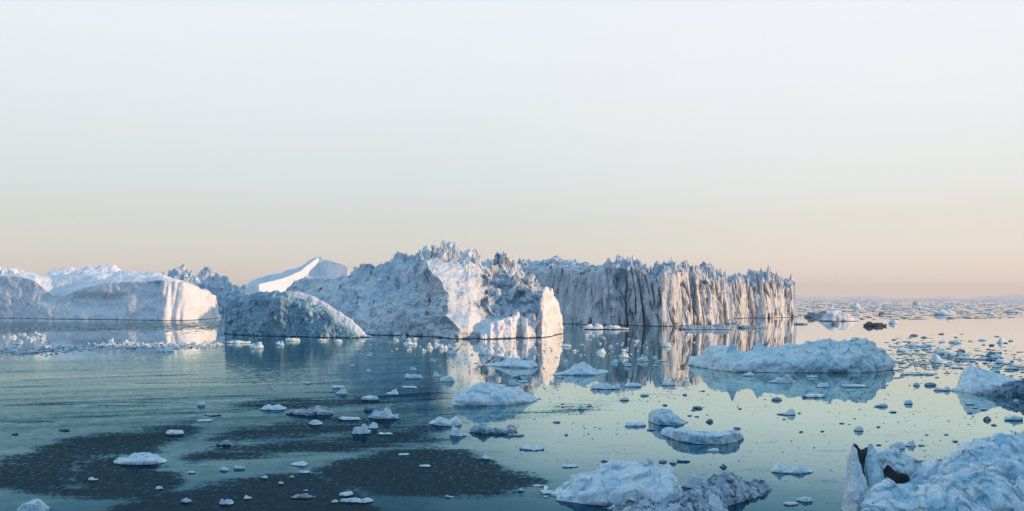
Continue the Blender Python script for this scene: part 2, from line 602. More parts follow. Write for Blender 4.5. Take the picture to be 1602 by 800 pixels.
    rgh = vscale(vsub(noise(3.2, 3, 1, 1)), math_('MULTIPLY', slk, .22))
    off = vadd(vadd(calm, rip), rgh)
    fl = N("ShaderNodeVectorMath"); fl.operation = 'MULTIPLY'
    K(off, fl.inputs[0]); fl.inputs[1].default_value = (1, 1, 0)
    nn = N("ShaderNodeVectorMath"); nn.operation = 'ADD'
    K(fl.outputs[0], nn.inputs[0]); nn.inputs[1].default_value = (0, 0, 1)
    nz = N("ShaderNodeVectorMath"); nz.operation = 'NORMALIZE'
    K(nn.outputs[0], nz.inputs[0])
    dt = N("ShaderNodeVectorMath"); dt.operation = 'DOT_PRODUCT'
    K(nz.outputs[0], dt.inputs[0]); K(g.outputs["Incoming"], dt.inputs[1])
    s_ = math_('MAXIMUM', dt.outputs["Value"], 0.0)
    s_ = math_('ADD', s_, math_('MULTIPLY_ADD', at2.outputs["Fac"], .092, math_('MULTIPLY', slk, .21)))
    fr = N("ShaderNodeValToRGB")
    K(s_, fr.inputs[0])
    stops = [(0, (1, 1, 1)), (.037, (.95, .94, .91)), (.07, (.80, .83, .80)), (.10, (.70, .77, .72)), (.137, (.58, .70, .65)), (.185, (.35, .48, .50)), (.22, (.145, .275, .325)),
             (.255, (.062, .145, .20)), (.31, (.020, .05, .073)), (.45, (.010, .024, .034)), (1, (.008, .02, .028))]
    e = fr.color_ramp.elements
    e[0].position, e[0].color = 0, (1, 1, 1, 1)
    e[1].position, e[1].color = 1, (.02, .03, .04, 1)
    for p_, c_ in stops[1:-1]:
        e.new(p_).color = (*c_, 1)
    dif = N("ShaderNodeBsdfDiffuse")
    dm = N("ShaderNodeMix")
    dm.data_type = 'RGBA'
    K(slk, dm.inputs[0])
    dm.inputs[6].default_value = (.003, .019, .036, 1)
    dm.inputs[7].default_value = (.020, .021, .025, 1)      # dark grey frazil slush
    K(dm.outputs[2], dif.inputs["Color"])
    glo = N("ShaderNodeBsdfAnisotropic")
    K(fr.outputs[0], glo.inputs["Color"])
    K(math_('MULTIPLY_ADD', at2.outputs["Fac"], .06, .012), glo.inputs["Roughness"])
    K(nz.outputs[0], glo.inputs["Normal"])
    ms = N("ShaderNodeAddShader")
    K(dif.outputs[0], ms.inputs[0]); K(glo.outputs[0], ms.inputs[1])
    K(ms.outputs[0], out.inputs["Surface"])
    o = mesh("sea", np.stack([X, Y, Z], -1), Fq, m, None, (0, 0, 0), False)
    for nm, arr in (("slick", slick), ("ripple_dim", ripple_dim)):
        a_ = o.data.attributes.new(nm, 'FLOAT', 'POINT')
        a_.data.foreach_set("value", arr.ravel().astype(np.float32))
    tag(o, kind="structure")


build_sea()


def heightfield(name, x0, x1, y0, y1, nx, ny, fn, m):
    X, Y = np.meshgrid(np.linspace(x0, x1, nx), np.linspace(y0, y1, ny))
    Z = fn(X, Y)
    idx = np.arange(nx * ny).reshape(ny, nx)
    Fq = np.stack([idx[:-1, :-1], idx[:-1, 1:], idx[1:, 1:], idx[1:, :-1]], -1).reshape(-1, 4)
    return tag(mesh(name, np.stack([X, Y, Z], -1), Fq, m), kind="structure")


# unseen hill added right of the view, shaped so its shade covers the near water
def shade_hill(X, Y):
    a = np.clip(1 - np.abs((X - 265) / 55) ** 2, 0, 1)
    b = sstep(72, 48, Y) * sstep(-190, -120, Y)
    b2 = sstep(176, 160, Y) * sstep(-190, -120, Y)
    n = 5 * fbm(X * .05, Y * .05, 0, 77, 4)
    return -3 + np.maximum((52 * a ** .6 + n) * b, (22 * a ** .6 + n) * b2)


heightfield("hills", 200, 330, -200, 180, 90, 200, shade_hill, M['rock'])  # added out of view, only to cast shade on the foreground


def far_hills(X, Y):
    e_ = sstep(2400, 4200, X) * sstep(9800, 8800, X * .4 + 6200)
    return -5 + np.maximum(0, 95 * (fbm(X * .0009, Y * .0012, 0, 91, 4) * .9 + .25)) * np.clip(1 - ((Y - 10400) / 900) ** 2, 0, 1) * e_


heightfield("hills", 2200, 7600, 9500, 11300, 240, 40, far_hills, M['snow'])

hz_m = bpy.data.materials.new("haze_air")
hz_m.use_nodes = True
hz_m.node_tree.nodes.clear()
ho = hz_m.node_tree.nodes.new("ShaderNodeOutputMaterial")
hv = hz_m.node_tree.nodes.new("ShaderNodeVolumePrincipled")
hv.inputs["Color"].default_value = (1.0, .92, .85, 1)
hv.inputs["Density"].default_value = 7e-5
hv.inputs["Anisotropy"].default_value = 0.2
hz_m.node_tree.links.new(hv.outputs[0], ho.inputs["Volume"])
bx = [(x, y, z) for x in (-13500, 13500) for y in (-600, 13500) for z in (-6, 230)]
o = mesh("haze", bx, [(0, 1, 3, 2), (4, 6, 7, 5), (0, 4, 5, 1), (2, 3, 7, 6), (0, 2, 6, 4), (1, 5, 7, 3)], hz_m, smooth=False)
tag(o, kind="stuff")


# ------------------------------------------------------------------ the icebergs
def root_at(name, px, py, label, cat="iceberg", group=None):
    x, y = at(px, py)
    return tag(empty(name, (x, y, 0)), label, cat, group)


def rough(P, N, amp, s=1.0, seed=0, zs=1.0, octv=5):
    n = fbm(P[..., 0] * s, P[..., 1] * s, P[..., 2] * s * zs, seed, octv, .55)
    return N * (n * amp)[..., None]


# --- long pale berg on the left, running out of the frame
r = root_at("iceberg", 120, 500.5, "long pale iceberg with smooth snowy walls at the far left")
def d(P, N, U, PY, T, G):
    X, Y, Z = P[..., 0], P[..., 1], P[..., 2]
    wl = (G == 0) * 1.0
    flute = np.abs(fbm(X * .16, 0 * Z + 3, Z * .015, 3, 3)) ** .7
    right = sstep(225, 260, U)
    left = sstep(110, 60, U)
    o_ = N * (wl * (fbm(X * .05, Y * .05, Z * .06, 1, 5) * 2.2 + (flute - .5) * (5.5 * right + .3)))[..., None]
    sl = (G > 0) * 1.0
    o_ = o_ + vec(0, 0, 1, X) * (sl * sstep(0, .3, T * (G == 1) + (G == 2)) * (fbm(X * .06, Y * .08, 0, 9, 5) * 3.6))[..., None]
    # scooped shelf in the middle of the wall
    sc = sstep(100, 125, U) * sstep(205, 185, U) * wl * sstep(2, 8, Z) * sstep(17, 11, Z)
    o_ = o_ - vec(0, -1, 0, X) * (sc * 2.2)[..., None]
    return o_ + rough(P, N, .5, .4, 4)
loft("ice_wall", M['snow'], r, -170, 338, .9,
     [(-170, 496.2), (0, 498.2), (215, 501), (240, 501.3), (262, 501.6), (290, 501.4), (312, 500.6), (328, 499.4), (338, 497.6)],
     [(-170, 424), (-60, 420), (0, 422), (35, 424), (60, 429), (75, 428), (120, 427), (200, 428), (235, 429), (255, 431), (275, 437), (300, 446), (320, 453), (332, 459), (336, 466), (338, 492)],
     cliff=[(-170, 436), (0, 433), (30, 433), (55, 440), (68, 452), (82, 466), (105, 462), (130, 452), (165, 443), (255, 440), (275, 441), (300, 449), (320, 456), (333, 463), (338, 494)],
     lean=6, dc=26, depth=90, rows=(48, 40, 14), curve=.75, disp=d)
def d(P, N, U, PY, T, G):
    X, Y = P[..., 0], P[..., 1]
    up = (G > 0) * 1.0
    return vec(0, 0, 1, X) * (up * fbm(X * .1, Y * .1, 0, 19, 5) * 3)[..., None] + rough(P, N, .8, .2, 14)
loft("snow_dome", M['snow'], r, 66, 262, 1.0, [(66, 497.5), (262, 497.5)],
     [(66, 431), (78, 423), (95, 421), (120, 420), (124, 424), (135, 417), (150, 414), (165, 413), (180, 416), (192, 424), (200, 426), (235, 425), (250, 428), (262, 434)],
     cliff=[(66, 436), (262, 436)], lean=6, dc=10, depth=50, rows=(14, 30, 10), disp=d, curve=.8)
def d(P, N, U, PY, T, G):
    X, Y = P[..., 0], P[..., 1]
    up = sstep(-.2, .6, T) * (G == 1) + (G == 2) * (1 - T)
    return vec(0, 0, 1, X) * (up * (serac(X, Y, 5, 23) * 7 - 1.5))[..., None] + rough(P, N, .8, .3, 24)
loft("serac_crest", M['berg'], r, -160, 36, .8, [(-160, 498), (36, 498)],
     [(-160, 422), (0, 421), (10, 423), (25, 424), (32, 426), (36, 434)], cliff=[(-160, 436), (36, 436)], lean=3, dc=9, depth=36, rows=(14, 26, 12), disp=d, smooth=False)

# --- jagged berg behind it
r = root_at("iceberg", 320, 489, "jagged blue-grey iceberg of upright spikes behind the pale left iceberg")
def d(P, N, U, PY, T, G):
    X, Y, Z = P[..., 0], P[..., 1], P[..., 2]
    up = sstep(-.5, .7, T) * (G == 1) + (G == 2) * (1 - T)
    fl = fbm(X * .12, Y * .05, Z * .03, 3, 4, ridge=True)
    return vec(0, 0, 1, X) * (up * (serac(X, Y, 8, 33, 1.1) * 8 + serac(X, Y, 3.5, 35, 1.0) * 5 + blocks(X, Y, Z * .4, 4, 36)[0] * 4 - 3.5))[..., None] + N * (fl * 2.0)[..., None] + rough(P, N, 1.2, .25, 34)
loft("ice_wall", M['crest'], r, 252, 386, .6, [(252, 489), (386, 489)],
     [(252, 434), (268, 429), (280, 421), (285, 419), (296, 430), (310, 433), (318, 424), (330, 421), (345, 431), (355, 439), (370, 447), (386, 450)],
     cliff=[(252, 446), (300, 441), (386, 460)], lean=5, dc=16, depth=60, rows=(40, 40, 12), disp=d, smooth=False)

# --- smooth sunlit wedge
r = root_at("iceberg", 465, 491, "smooth wedge-shaped snowy iceberg lit by the sun, behind the dark blue-green one")
def d(P, N, U, PY, T, G):
    X, Y, Z = P[..., 0], P[..., 1], P[..., 2]
    fl = fbm(X * .10, 0 * Y, Z * .02, 43, 4)
    return N * (fl * 1.6 * sstep(450, 510, U))[..., None] + rough(P, N, .6, .12, 44) 
loft("lit_face", M['snow'], r, 384, 546, .7, [(384, 490), (546, 490)],
     [(384, 452), (388, 447), (402, 445), (420, 441), (440, 436), (455, 431), (470, 424), (485, 412), (495, 405), (503, 401), (508, 406), (520, 408), (530, 411), (546, 419)],
     yb=[(384, 655), (400, 606), (404, 604), (440, 628), (500, 672), (512, 668), (546, 640)], lean=4, dc=22, depth=60, rows=(6, 40, 10), curve=.9, disp=d)
loft("back_slab", M['snow'], r, 384, 500, .8, [(384, 487), (500, 487)],
     [(384, 447), (390, 441), (400, 436), (420, 431), (440, 427), (448, 423), (460, 421), (475, 415), (490, 404), (500, 402)], yb=[(384, 690), (500, 690)],
     cliff=[(384, 452), (500, 440)], lean=2, dc=6, depth=30, rows=(20, 10, 8), disp=lambda P, N, U, PY, T, G: rough(P, N, .8, .15, 48))

# --- dark blue-green block
r = root_at("iceberg", 450, 527, "low dark blue-green iceberg block with a sunlit snow ramp on its right")
def d(P, N, U, PY, T, G):
    X, Y, Z = P[..., 0], P[..., 1], P[..., 2]
    v, d1, cr = blocks(X, Y, Z * .7, 3.2, 53)
    return N * (v * .5 + fbm(X * .12, Y * .12, Z * .08, 51, 4) * 2.2 + fbm(X * .5, Y * .5, Z * .2, 52, 4, ridge=True) * .5)[..., None] + rough(P, N, .6, .9, 54)
loft("ice_block", M['teal'], r, 353, 560, .55, [(353, 523), (400, 525.5), (470, 527.5), (520, 528.5), (560, 529.5)],
     [(353, 476), (358, 467), (366, 462), (380, 464), (400, 463), (420, 461), (435, 460), (452, 460), (470, 466), (485, 474), (500, 480), (515, 489), (530, 499), (545, 512), (556, 523), (560, 528)],
     cliff=[(353, 480), (366, 474), (450, 470), (480, 482), (530, 506), (560, 528)], lean=1.5, dc=3.5, depth=14, rows=(56, 16, 12), disp=d, smooth=False)
loft("snow_ramp", M['snow'], r, 445, 580, .6, [(445, 524.5), (560, 527.8), (580, 527.8)],
     [(445, 461), (452, 457), (470, 457), (485, 463), (500, 470), (515, 478), (530, 488), (545, 498), (560, 510), (572, 520), (580, 527)],
     yb=[(445, 258), (580, 250)], lean=.6, dc=2.5, depth=9, rows=(40, 10, 8),
     disp=lambda P, N, U, PY, T, G: rough(P, N, 1.0, .3, 58))

# --- the big central berg
r = root_at("iceberg", 690, 527, "big peaked central iceberg with a sunlit rib down its front")
RIB = [(400, 690), (415, 689), (425, 690), (440, 697), (455, 702), (475, 708), (495, 714), (510, 722), (530, 737)]
def d(P, N, U, PY, T, G):
    X, Y, Z = P[..., 0], P[..., 1], P[..., 2]
    fr = (G < 2) * 1.0
    # arete: the face leaves it backwards to the right in one broad plane and breaks off to the left
    ur = ip(RIB, PY) + 14 * fbm(PY * .045, U * .01, 0 * PY, 69, 4) - 4
    s = U - ur
    Abig = 12.0 * sstep(395, 425, PY)
    wdt = 62 + 30 * sstep(470, 520, PY)
    dy = np.where(s < 0, -Abig * (.75 * np.exp(-(s / 34.0) ** 2) + .25 * np.exp(-(s / 9.0) ** 2)), -Abig * np.clip(1 - s / wdt, 0, 1) ** 1.1)
    o_ = vec(0, 1, 0, X) * (fr * dy)[..., None] + vec(1, 0, 0, X) * (fr * dy * 0)[..., None]
    # crest of seracs
    up = ((G == 1) * sstep(.62, .98, T) + (G == 2) * (1 - T)) * sstep(470, 520, U)
    o_ = o_ + vec(0, 0, 1, X) * (up * ((serac(X, Y, 5.5, 63, .95) * 3.6 + serac(X, Y, 2.3, 66, 1.0) * 1.3 + blocks(X, Y, Z * .4, 2.6, 64)[0] * 2.0 + fbm(X * .9, Y * .9, 0, 62, 4) * 1.2) * (.75 + .9 * fbm(X * .07, Y * .07, 0, 65, 2)) - 2.0))[..., None]
    # left slope: rumpled hollows; right: broken rubble
    rub = sstep(730, 770, U) * sstep(520, 495, PY)
    v, d1, cr = blocks(X, Y, Z, 3.4, 71)
    smooth_face = (s > 0) * sstep(wdt, wdt * .6, s)
    o_ = o_ + N * (fr * (v * (2.3 * rub + .7) * (1 - .8 * smooth_face)))[..., None]
    o_ = o_ + rough(P, N, 2.6, .11, 67) * (1 - .6 * smooth_face)[..., None] + rough(P, N, 1.3, .45, 68, octv=4) * (1 - .55 * smooth_face)[..., None]
    return o_
loft("ice_body", M['berg'], r, 442, 858, .55,
     [(442, 517.5), (520, 521.5), (570, 523.8), (640, 526), (735, 528.1), (765, 527.4), (800, 528.1), (835, 529.1), (846, 528.3), (858, 525.6)],
     [(442, 462), (455, 448), (470, 440), (490, 435), (510, 432), (525, 430), (545, 420), (560, 412), (580, 411), (600, 407), (615, 401), (640, 393), (660, 388), (680, 383), (693, 377), (705, 378), (720, 382),
      (735, 386), (760, 392), (780, 396), (800, 408), (815, 415), (830, 425), (840, 436), (855, 448), (866, 460), (872, 480)],
     cliff=[(442, 515), (520, 512), (640, 505), (735, 500), (760, 505), (872, 505)], lean=1.5, dc=21, depth=52, rows=(18, 120, 26), curve=.85, disp=d, smooth=False, mat2=M['rub'],
     matfn=lambda P, U, PY, T, G: (sstep(725, 770, U) * sstep(512, 490, PY) * sstep(415, 440, PY) + .55 * fbm(P[..., 0] * .2, P[..., 1] * .2, P[..., 2] * .2, 70, 4)) > .5)
def d(P, N, U, PY, T, G):
    X, Y, Z = P[..., 0], P[..., 1], P[..., 2]
    fl = np.abs(fbm(X * .55, 0 * Y, Z * .06, 83, 3))
    return vec(0, 1, 0, X) * ((fl - .3) * 3.0)[..., None] + rough(P, N, 1.1, .5, 84) + N * (blocks(X, Y, Z * .5, 1.8, 85)[0] * .8)[..., None]
loft("ice_flange", M['snow'], r, 752, 846, .5, [(752, 528), (800, 526.5), (846, 523.5)],
     [(752, 520), (770, 506), (785, 500), (800, 495), (812, 488), (816, 489), (822, 500), (835, 497), (843, 508), (846, 515)], lean=2, dc=4.0, depth=13, rows=(10, 34, 10), curve=.55,
     yb=[(752, 237), (770, 238), (800, 243), (815, 247), (822, 243.5), (846, 250)], disp=d)
loft("ice_tower", M['snow'], r, 839, 880, .4, [(841, 524), (880, 521)],
     [(839, 518), (842, 500), (845, 476), (849, 458), (853, 449), (857, 450), (859, 456), (863, 453), (867, 463), (872, 468), (876, 486), (880, 506)], lean=1.5, dc=2.5, depth=13, rows=(36, 12, 10),
     cliff=[(839, 521), (842, 506), (848, 468), (858, 460), (868, 472), (880, 512)], yb=[(839, 249), (848, 248), (862, 259), (880, 279)], disp=d)
def pinnacle(u, py, w, yy):
    loft("ice_pinnacle", M['berg'], r, u - w, u + w, w / 9.0, [(0, 520), (1602, 520)],
         [(u - w, py + 26), (u - w * .45, py + 9), (u - w * .1, py), (u + w * .12, py + 2), (u + w * .5, py + 13), (u + w, py + 28)], yb=[(0, yy), (1602, yy)],
         lean=.5, dc=1.6, depth=4.5, rows=(8, 24, 10), disp=lambda P, N, U, PY, T, G: rough(P, N, 1.0, .6, int(u)) + N * (blocks(P[..., 0], P[..., 1], P[..., 2], 1.6, int(u))[0] * .8)[..., None], smooth=False)
for u_, p_, w_ in ((657, 390, 8), (678, 382, 8), (694, 376, 13), (711, 380, 11), (745, 390, 10), (803, 405, 9), (814, 415, 9)):
    pinnacle(u_, p_, w_, 268 if u_ < 780 else 265)

# --- the long wall berg and the wing at its far end
r = root_at("iceberg", 980, 509, "long flat-topped iceberg with a dark-streaked grey cliff right of the peaked one")
def wall_disp(seed, k=1.0, lit0=0, lit1=1):
    def d(P, N, U, PY, T, G):
        X, Y, Z = P[..., 0], P[..., 1], P[..., 2]
        wl = sstep(1.0, .0, T) * (G == 1) + (G == 0)
        big = fbm(X * .055, 0 * Y, Z * .008, seed, 3, .6)
        fl = fbm(X * .22 + .6 * fbm(X * .1, Z * .1, 0, seed + 9, 2), 0 * Y + 7, Z * .02, seed + 2, 4, .6)
        lit = sstep(lit0, lit0 + 30, U)
        crack = sstep(.09, .0, np.abs(fbm(X * .07 + Z * .004, 0 * X, Z * .012, seed + 5, 4))) * 3.2 + sstep(.10, .0, np.abs(fbm(X * .2 + .03 * Z, 0 * X + 4, Z * .03, seed + 15, 3))) * 2.2
        dy = (big * (2.5 + 4.0 * lit) + (fl * (.9 + 1.0 * lit) + crack) * np.clip(.8 + 1.5 * fbm(X * .03, 0 * X, Z * .02, seed + 12, 2), .15, 1.8)) * wl * k
        o_ = vec(0, 1, 0, X) * dy[..., None]
        up = sstep(-.1, .5, T) * (G == 1) + (G == 2) * (1 - T) + 0
        o_ = o_ + vec(0, 0, 1, X) * (up * ((serac(X, Y, 6.0, seed + 3, .9) * 3.4 + serac(X, Y, 2.3, seed + 4, 1.0) * 1.6 + blocks(X, Y, Z * .4, 2.6, seed + 8)[0] * 3.2 + fbm(X * .8, Y * .8, 0, seed + 10, 4) * 1.4) * (.85 + 1.7 * fbm(X * .035, Y * .035, 0, seed + 1, 2)) - 2.4) * k)[..., None]
        v, d1, cr = blocks(X, Y, Z * .22, 4.0, seed + 6)
        return o_ + N * (v * 1.7)[..., None] + rough(P, N, 1.1, .4, seed + 7, zs=.5)
    return d
loft("ice_cliff", M['wall'], r, 798, 1142, .6, [(798, 506), (1142, 508)],
     [(798, 412), (815, 406), (835, 407), (850, 405), (860, 402), (868, 399), (875, 403), (897, 401), (905, 405), (925, 408), (970, 410), (976, 416), (1000, 418), (1050, 420), (1062, 427), (1078, 425), (1095, 421), (1110, 418), (1122, 424), (1136, 428), (1142, 455)],
     cliff=[(798, 428), (870, 426), (950, 424), (1000, 428), (1040, 436), (1060, 434), (1090, 440), (1142, 442)], yb=[(798, 402), (860, 396), (880, 388), (960, 366), (1036, 351), (1060, 353), (1100, 362), (1125, 368), (1142, 378)],
     lean=3, dc=22, depth=[(798, 70), (1090, 60), (1142, 30)], rows=(84, 40, 20), curve=.55, back=7, cj=6.0, disp=wall_disp(103, 1.0, 1036), smooth=False, mat2=M['crest'],
     matfn=lambda P, U, PY, T, G: ((G > 0) & (T + .5 * fbm(P[..., 0] * .3, P[..., 1] * .3, 0, 5, 3) > .25)))
r2 = root_at("iceberg", 1190, 497.5, "fluted grey iceberg wall at the far right end of the long cliff")
loft("ice_cliff", M['wall'], r2, 1088, 1244, .5, [(1088, 499), (1244, 497)],
     [(1088, 424), (1100, 417), (1110, 419), (1122, 426), (1140, 431), (1165, 433), (1180, 428), (1188, 427), (1200, 434), (1215, 437), (1224, 434), (1232, 436), (1240, 438), (1244, 446)],
     cliff=[(1088, 440), (1140, 444), (1200, 446), (1244, 452)], yb=[(1088, 470), (1140, 486), (1170, 500), (1200, 506), (1244, 530)],
     lean=3, dc=12, depth=[(1088, 50), (1200, 45), (1244, 20)], rows=(70, 30, 20), curve=.55, back=7, cj=6.0, disp=wall_disp(133, 1.15, 1000), smooth=False, mat2=M['crest'],
     matfn=lambda P, U, PY, T, G: ((G > 0) & (T + .5 * fbm(P[..., 0] * .3, P[..., 1] * .3, 0, 5, 3) > .25)))

# --- the long blue floe berg
r = root_at("iceberg", 1235, 583, "long low pale-blue iceberg with a spike near its left end")
def d(P, N, U, PY, T, G):
    X, Y, Z = P[..., 0], P[..., 1], P[..., 2]
    v, d1, cr = blocks(X, Y, Z, 1.3, 143)
    k = sstep(1160, 1300, U) * .7 + .3
    sc = fbm(X * .9, Y * .9, Z * .35, 141, 4, ridge=True)
    return N * ((v * .5 * k + sc * .28 * k + fbm(X * .3, Y * .3, Z * .3, 145, 3) * .8) * sstep(-.3, .8, Z))[..., None] + rough(P, N, .16, 1.8, 144)
loft("ice_body", M['blue'], r, 1076, 1396, .5, [(1076, 572), (1098, 576), (1120, 580), (1150, 583), (1250, 584), (1350, 584), (1380, 582), (1396, 578)],
     [(1076, 567), (1082, 561), (1098, 559), (1104, 548), (1112, 544), (1128, 543), (1140, 543), (1155, 547), (1175, 547), (1200, 546), (1225, 542), (1250, 539), (1262, 536), (1285, 533), (1298, 531), (1312, 534), (1330, 529), (1345, 527),
      (1355, 528), (1366, 535), (1378, 546), (1390, 555), (1396, 570)], cliff=[(1076, 571), (1100, 570), (1150, 572), (1300, 570), (1380, 570), (1396, 574)],
     lean=.5, dc=4.0, depth=12, rows=(22, 60, 20), curve=.62, disp=d, sink=.8, under=.5)
loft("ice_spike", M['blue'], r, 1137, 1156, .5, [(0, 578), (1602, 578)], [(1137, 548), (1142, 540), (1145, 531), (1147, 530), (1150, 540), (1153, 550), (1156, 558)], yb=[(0, 134.5), (1602, 134.5)],
     lean=.3, dc=.5, depth=2, rows=(6, 24, 8), disp=lambda P, N, U, PY, T, G: rough(P, N, .18, 1.5, 147))
loft("ice_spike", M['blue'], r, 1176, 1200, .5, [(0, 578), (1602, 578)], [(1176, 550), (1181, 538), (1185, 532), (1190, 536), (1196, 542), (1200, 550)], yb=[(0, 136), (1602, 136)],
     lean=.3, dc=.8, depth=2, rows=(6, 20, 8), disp=lambda P, N, U, PY, T, G: rough(P, N, .2, 1.2, 148))

# --- the wedge at the right edge
r = root_at("iceberg", 1555, 619, "white wedge-shaped iceberg over a dark undercut at the right edge")
loft("snow_body", M['floe'], r, 1492, 1660, .5, [(1492, 612), (1520, 616), (1600, 616), (1660, 615)],
     [(1492, 609), (1497, 598), (1502, 587), (1510, 577), (1516, 573), (1524, 573), (1535, 576), (1550, 582), (1570, 588), (1590, 592), (1602, 592), (1660, 594)], lean=.3, dc=3.2, depth=8, rows=(6, 44, 14), curve=.62, sink=.6,
     disp=lambda P, N, U, PY, T, G: rough(P, N, .5, .45, 151) + rough(P, N, .12, 1.8, 152))
def d(P, N, U, PY, T, G):
    v, d1, cr = blocks(P[..., 0], P[..., 1], P[..., 2], .7, 153)
    return N * (v * .3)[..., None] + rough(P, N, .2, 1.2, 154)
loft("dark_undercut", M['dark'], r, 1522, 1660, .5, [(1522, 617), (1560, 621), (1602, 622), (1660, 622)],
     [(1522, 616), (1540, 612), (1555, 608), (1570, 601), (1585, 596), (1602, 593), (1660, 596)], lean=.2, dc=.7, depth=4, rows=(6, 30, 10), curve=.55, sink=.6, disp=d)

# --- crumpled berg in the bottom right corner
r = root_at("iceberg", 1470, 830, "crumpled blue-white iceberg with a forked fin filling the bottom right corner")
def crump(seed, big=.55, k=1.0):
    def d(P, N, U, PY, T, G):
        X, Y, Z = P[..., 0], P[..., 1], P[..., 2]
        v, d1, cr = blocks(X + .3 * fbm(X, Y, Z, seed, 2), Y, Z, 1.9, seed)
        v2, d2, cr2 = blocks(X, Y, Z, .55, seed + 20)
        lump = (1 - d1) * .6 + v * .6
        return N * (k * (lump * big + v2 * .21 + (.5 - d2) * .16 + fbm(X * .35, Y * .35, Z * .35, seed + 40, 3) * .5 - .12))[..., None] + rough(P, N, .07, 3, seed + 50)
    return d
loft("ice_body", M['chunk'], r, 1385, 1790, .6, [(1385, 832), (1790, 840)],
     [(1385, 770), (1400, 750), (1420, 742), (1450, 728), (1480, 722), (1500, 712), (1515, 704), (1530, 696), (1545, 688), (1560, 682), (1580, 680), (1602, 684), (1650, 678), (1720, 690), (1790, 760)],
     cliff=[(1385, 805), (1500, 790), (1790, 800)], lean=.6, dc=4.6, depth=11, rows=(26, 90, 24), curve=.8, disp=crump(161), sink=.8)
loft("ice_ridge", M['chunk'], r, 1366, 1500, .5, [(1366, 822), (1500, 822)],
     [(1366, 722), (1376, 712), (1386, 706), (1398, 706), (1408, 712), (1420, 712), (1436, 716), (1450, 720), (1470, 722), (1500, 735)], yb=[(1366, 46.2), (1500, 46.2)],
     cliff=[(1366, 770), (1500, 770)], lean=.6, dc=1.2, depth=4, rows=(30, 40, 16), curve=.8, disp=crump(171, .35), sink=.8)
loft("ice_block", M['chunk'], r, 1402, 1426, .5, [(0, 822), (1602, 822)], [(1402, 718), (1407, 708), (1414, 703), (1420, 708), (1426, 716)], yb=[(0, 47.8), (1602, 47.8)],
     lean=.3, dc=.8, depth=2, rows=(20, 20, 10), disp=crump(176, .2), sink=.8)
loft("ice_rubble", M['chunk'], r, 1345, 1560, .6, [(1345, 838), (1560, 846)],
     [(1345, 786), (1355, 770), (1368, 754), (1384, 747), (1396, 755), (1408, 766), (1424, 775), (1435, 768), (1460, 760), (1490, 752), (1520, 756), (1540, 770), (1560, 800)], cliff=[(1345, 800), (1560, 800)],
     lean=.5, dc=1.8, depth=4, rows=(20, 50, 16), curve=.75, disp=crump(181, .45), sink=.8)
fin = lambda seed: (lambda P, N, U, PY, T, G: rough(P, N, .22, .8, seed) + rough(P, N, .07, 3.0, seed + 1) + N * (fbm(P[..., 0] * 3, P[..., 1] * 3, P[..., 2] * .35, seed + 3, 4) * .16)[..., None])
loft("ice_fin", M['floe'], r, 1317, 1364, .35, [(0, 822), (1602, 822)],
     [(1317, 800), (1319, 768), (1323, 738), (1328, 712), (1332, 698), (1335, 696), (1338, 704), (1342, 714), (1347, 729), (1352, 748), (1357, 768), (1364, 795)], yb=[(1317, 44.0), (1340, 43.0), (1364, 44.2)],
     lean=.5, dc=.9, depth=2.6, rows=(10, 70, 14), curve=.7, disp=fin(191), sink=.8)
loft("debris_band", M['brown'], r, 1333, 1372, .35, [(0, 822), (1602, 822)],
     [(1333, 700), (1336, 695), (1341, 697), (1346, 704), (1352, 703), (1358, 700), (1364, 715), (1372, 740)], yb=[(0, 44.9), (1602, 44.9)],
     lean=.4, dc=.6, depth=1.6, rows=(10, 60, 12), curve=.75, disp=fin(195), sink=.8)
loft("ice_fin", M['chunk'], r, 1348, 1398, .35, [(0, 822), (1602, 822)],
     [(1348, 770), (1353, 738), (1356, 704), (1358, 695), (1363, 694), (1367, 700), (1373, 711), (1380, 725), (1388, 741), (1394, 755), (1398, 775)], yb=[(1348, 44.6), (1365, 44.2), (1398, 45.4)],
     lean=.5, dc=.8, depth=2.2, rows=(10, 70, 14), curve=.75, disp=fin(197), sink=.8)
loft("cave_shade_slab", M['cave_shade'], r, 1382, 1430, .5, [(0, 822), (1602, 822)], [(1382, 732), (1386, 727), (1391, 728), (1400, 739), (1409, 742), (1418, 743), (1424, 756), (1430, 774)], yb=[(0, 45.5), (1602, 45.5)],
     lean=.2, dc=.4, depth=1.2, rows=(20, 20, 8), disp=fin(199), sink=.8)  # dark slab painted as the hollow's shade, no opening is modelled
loft("ice_lobe", M['chunk'], r, 1421, 1475, .5, [(0, 822), (1602, 822)], [(1421, 764), (1425, 746), (1434, 740), (1446, 744), (1458, 757), (1468, 772), (1475, 790)], yb=[(1421, 44.6), (1475, 44.8)],
     lean=.4, dc=1.2, depth=2.6, rows=(14, 50, 12), curve=.75, disp=crump(189, .35), sink=.8)

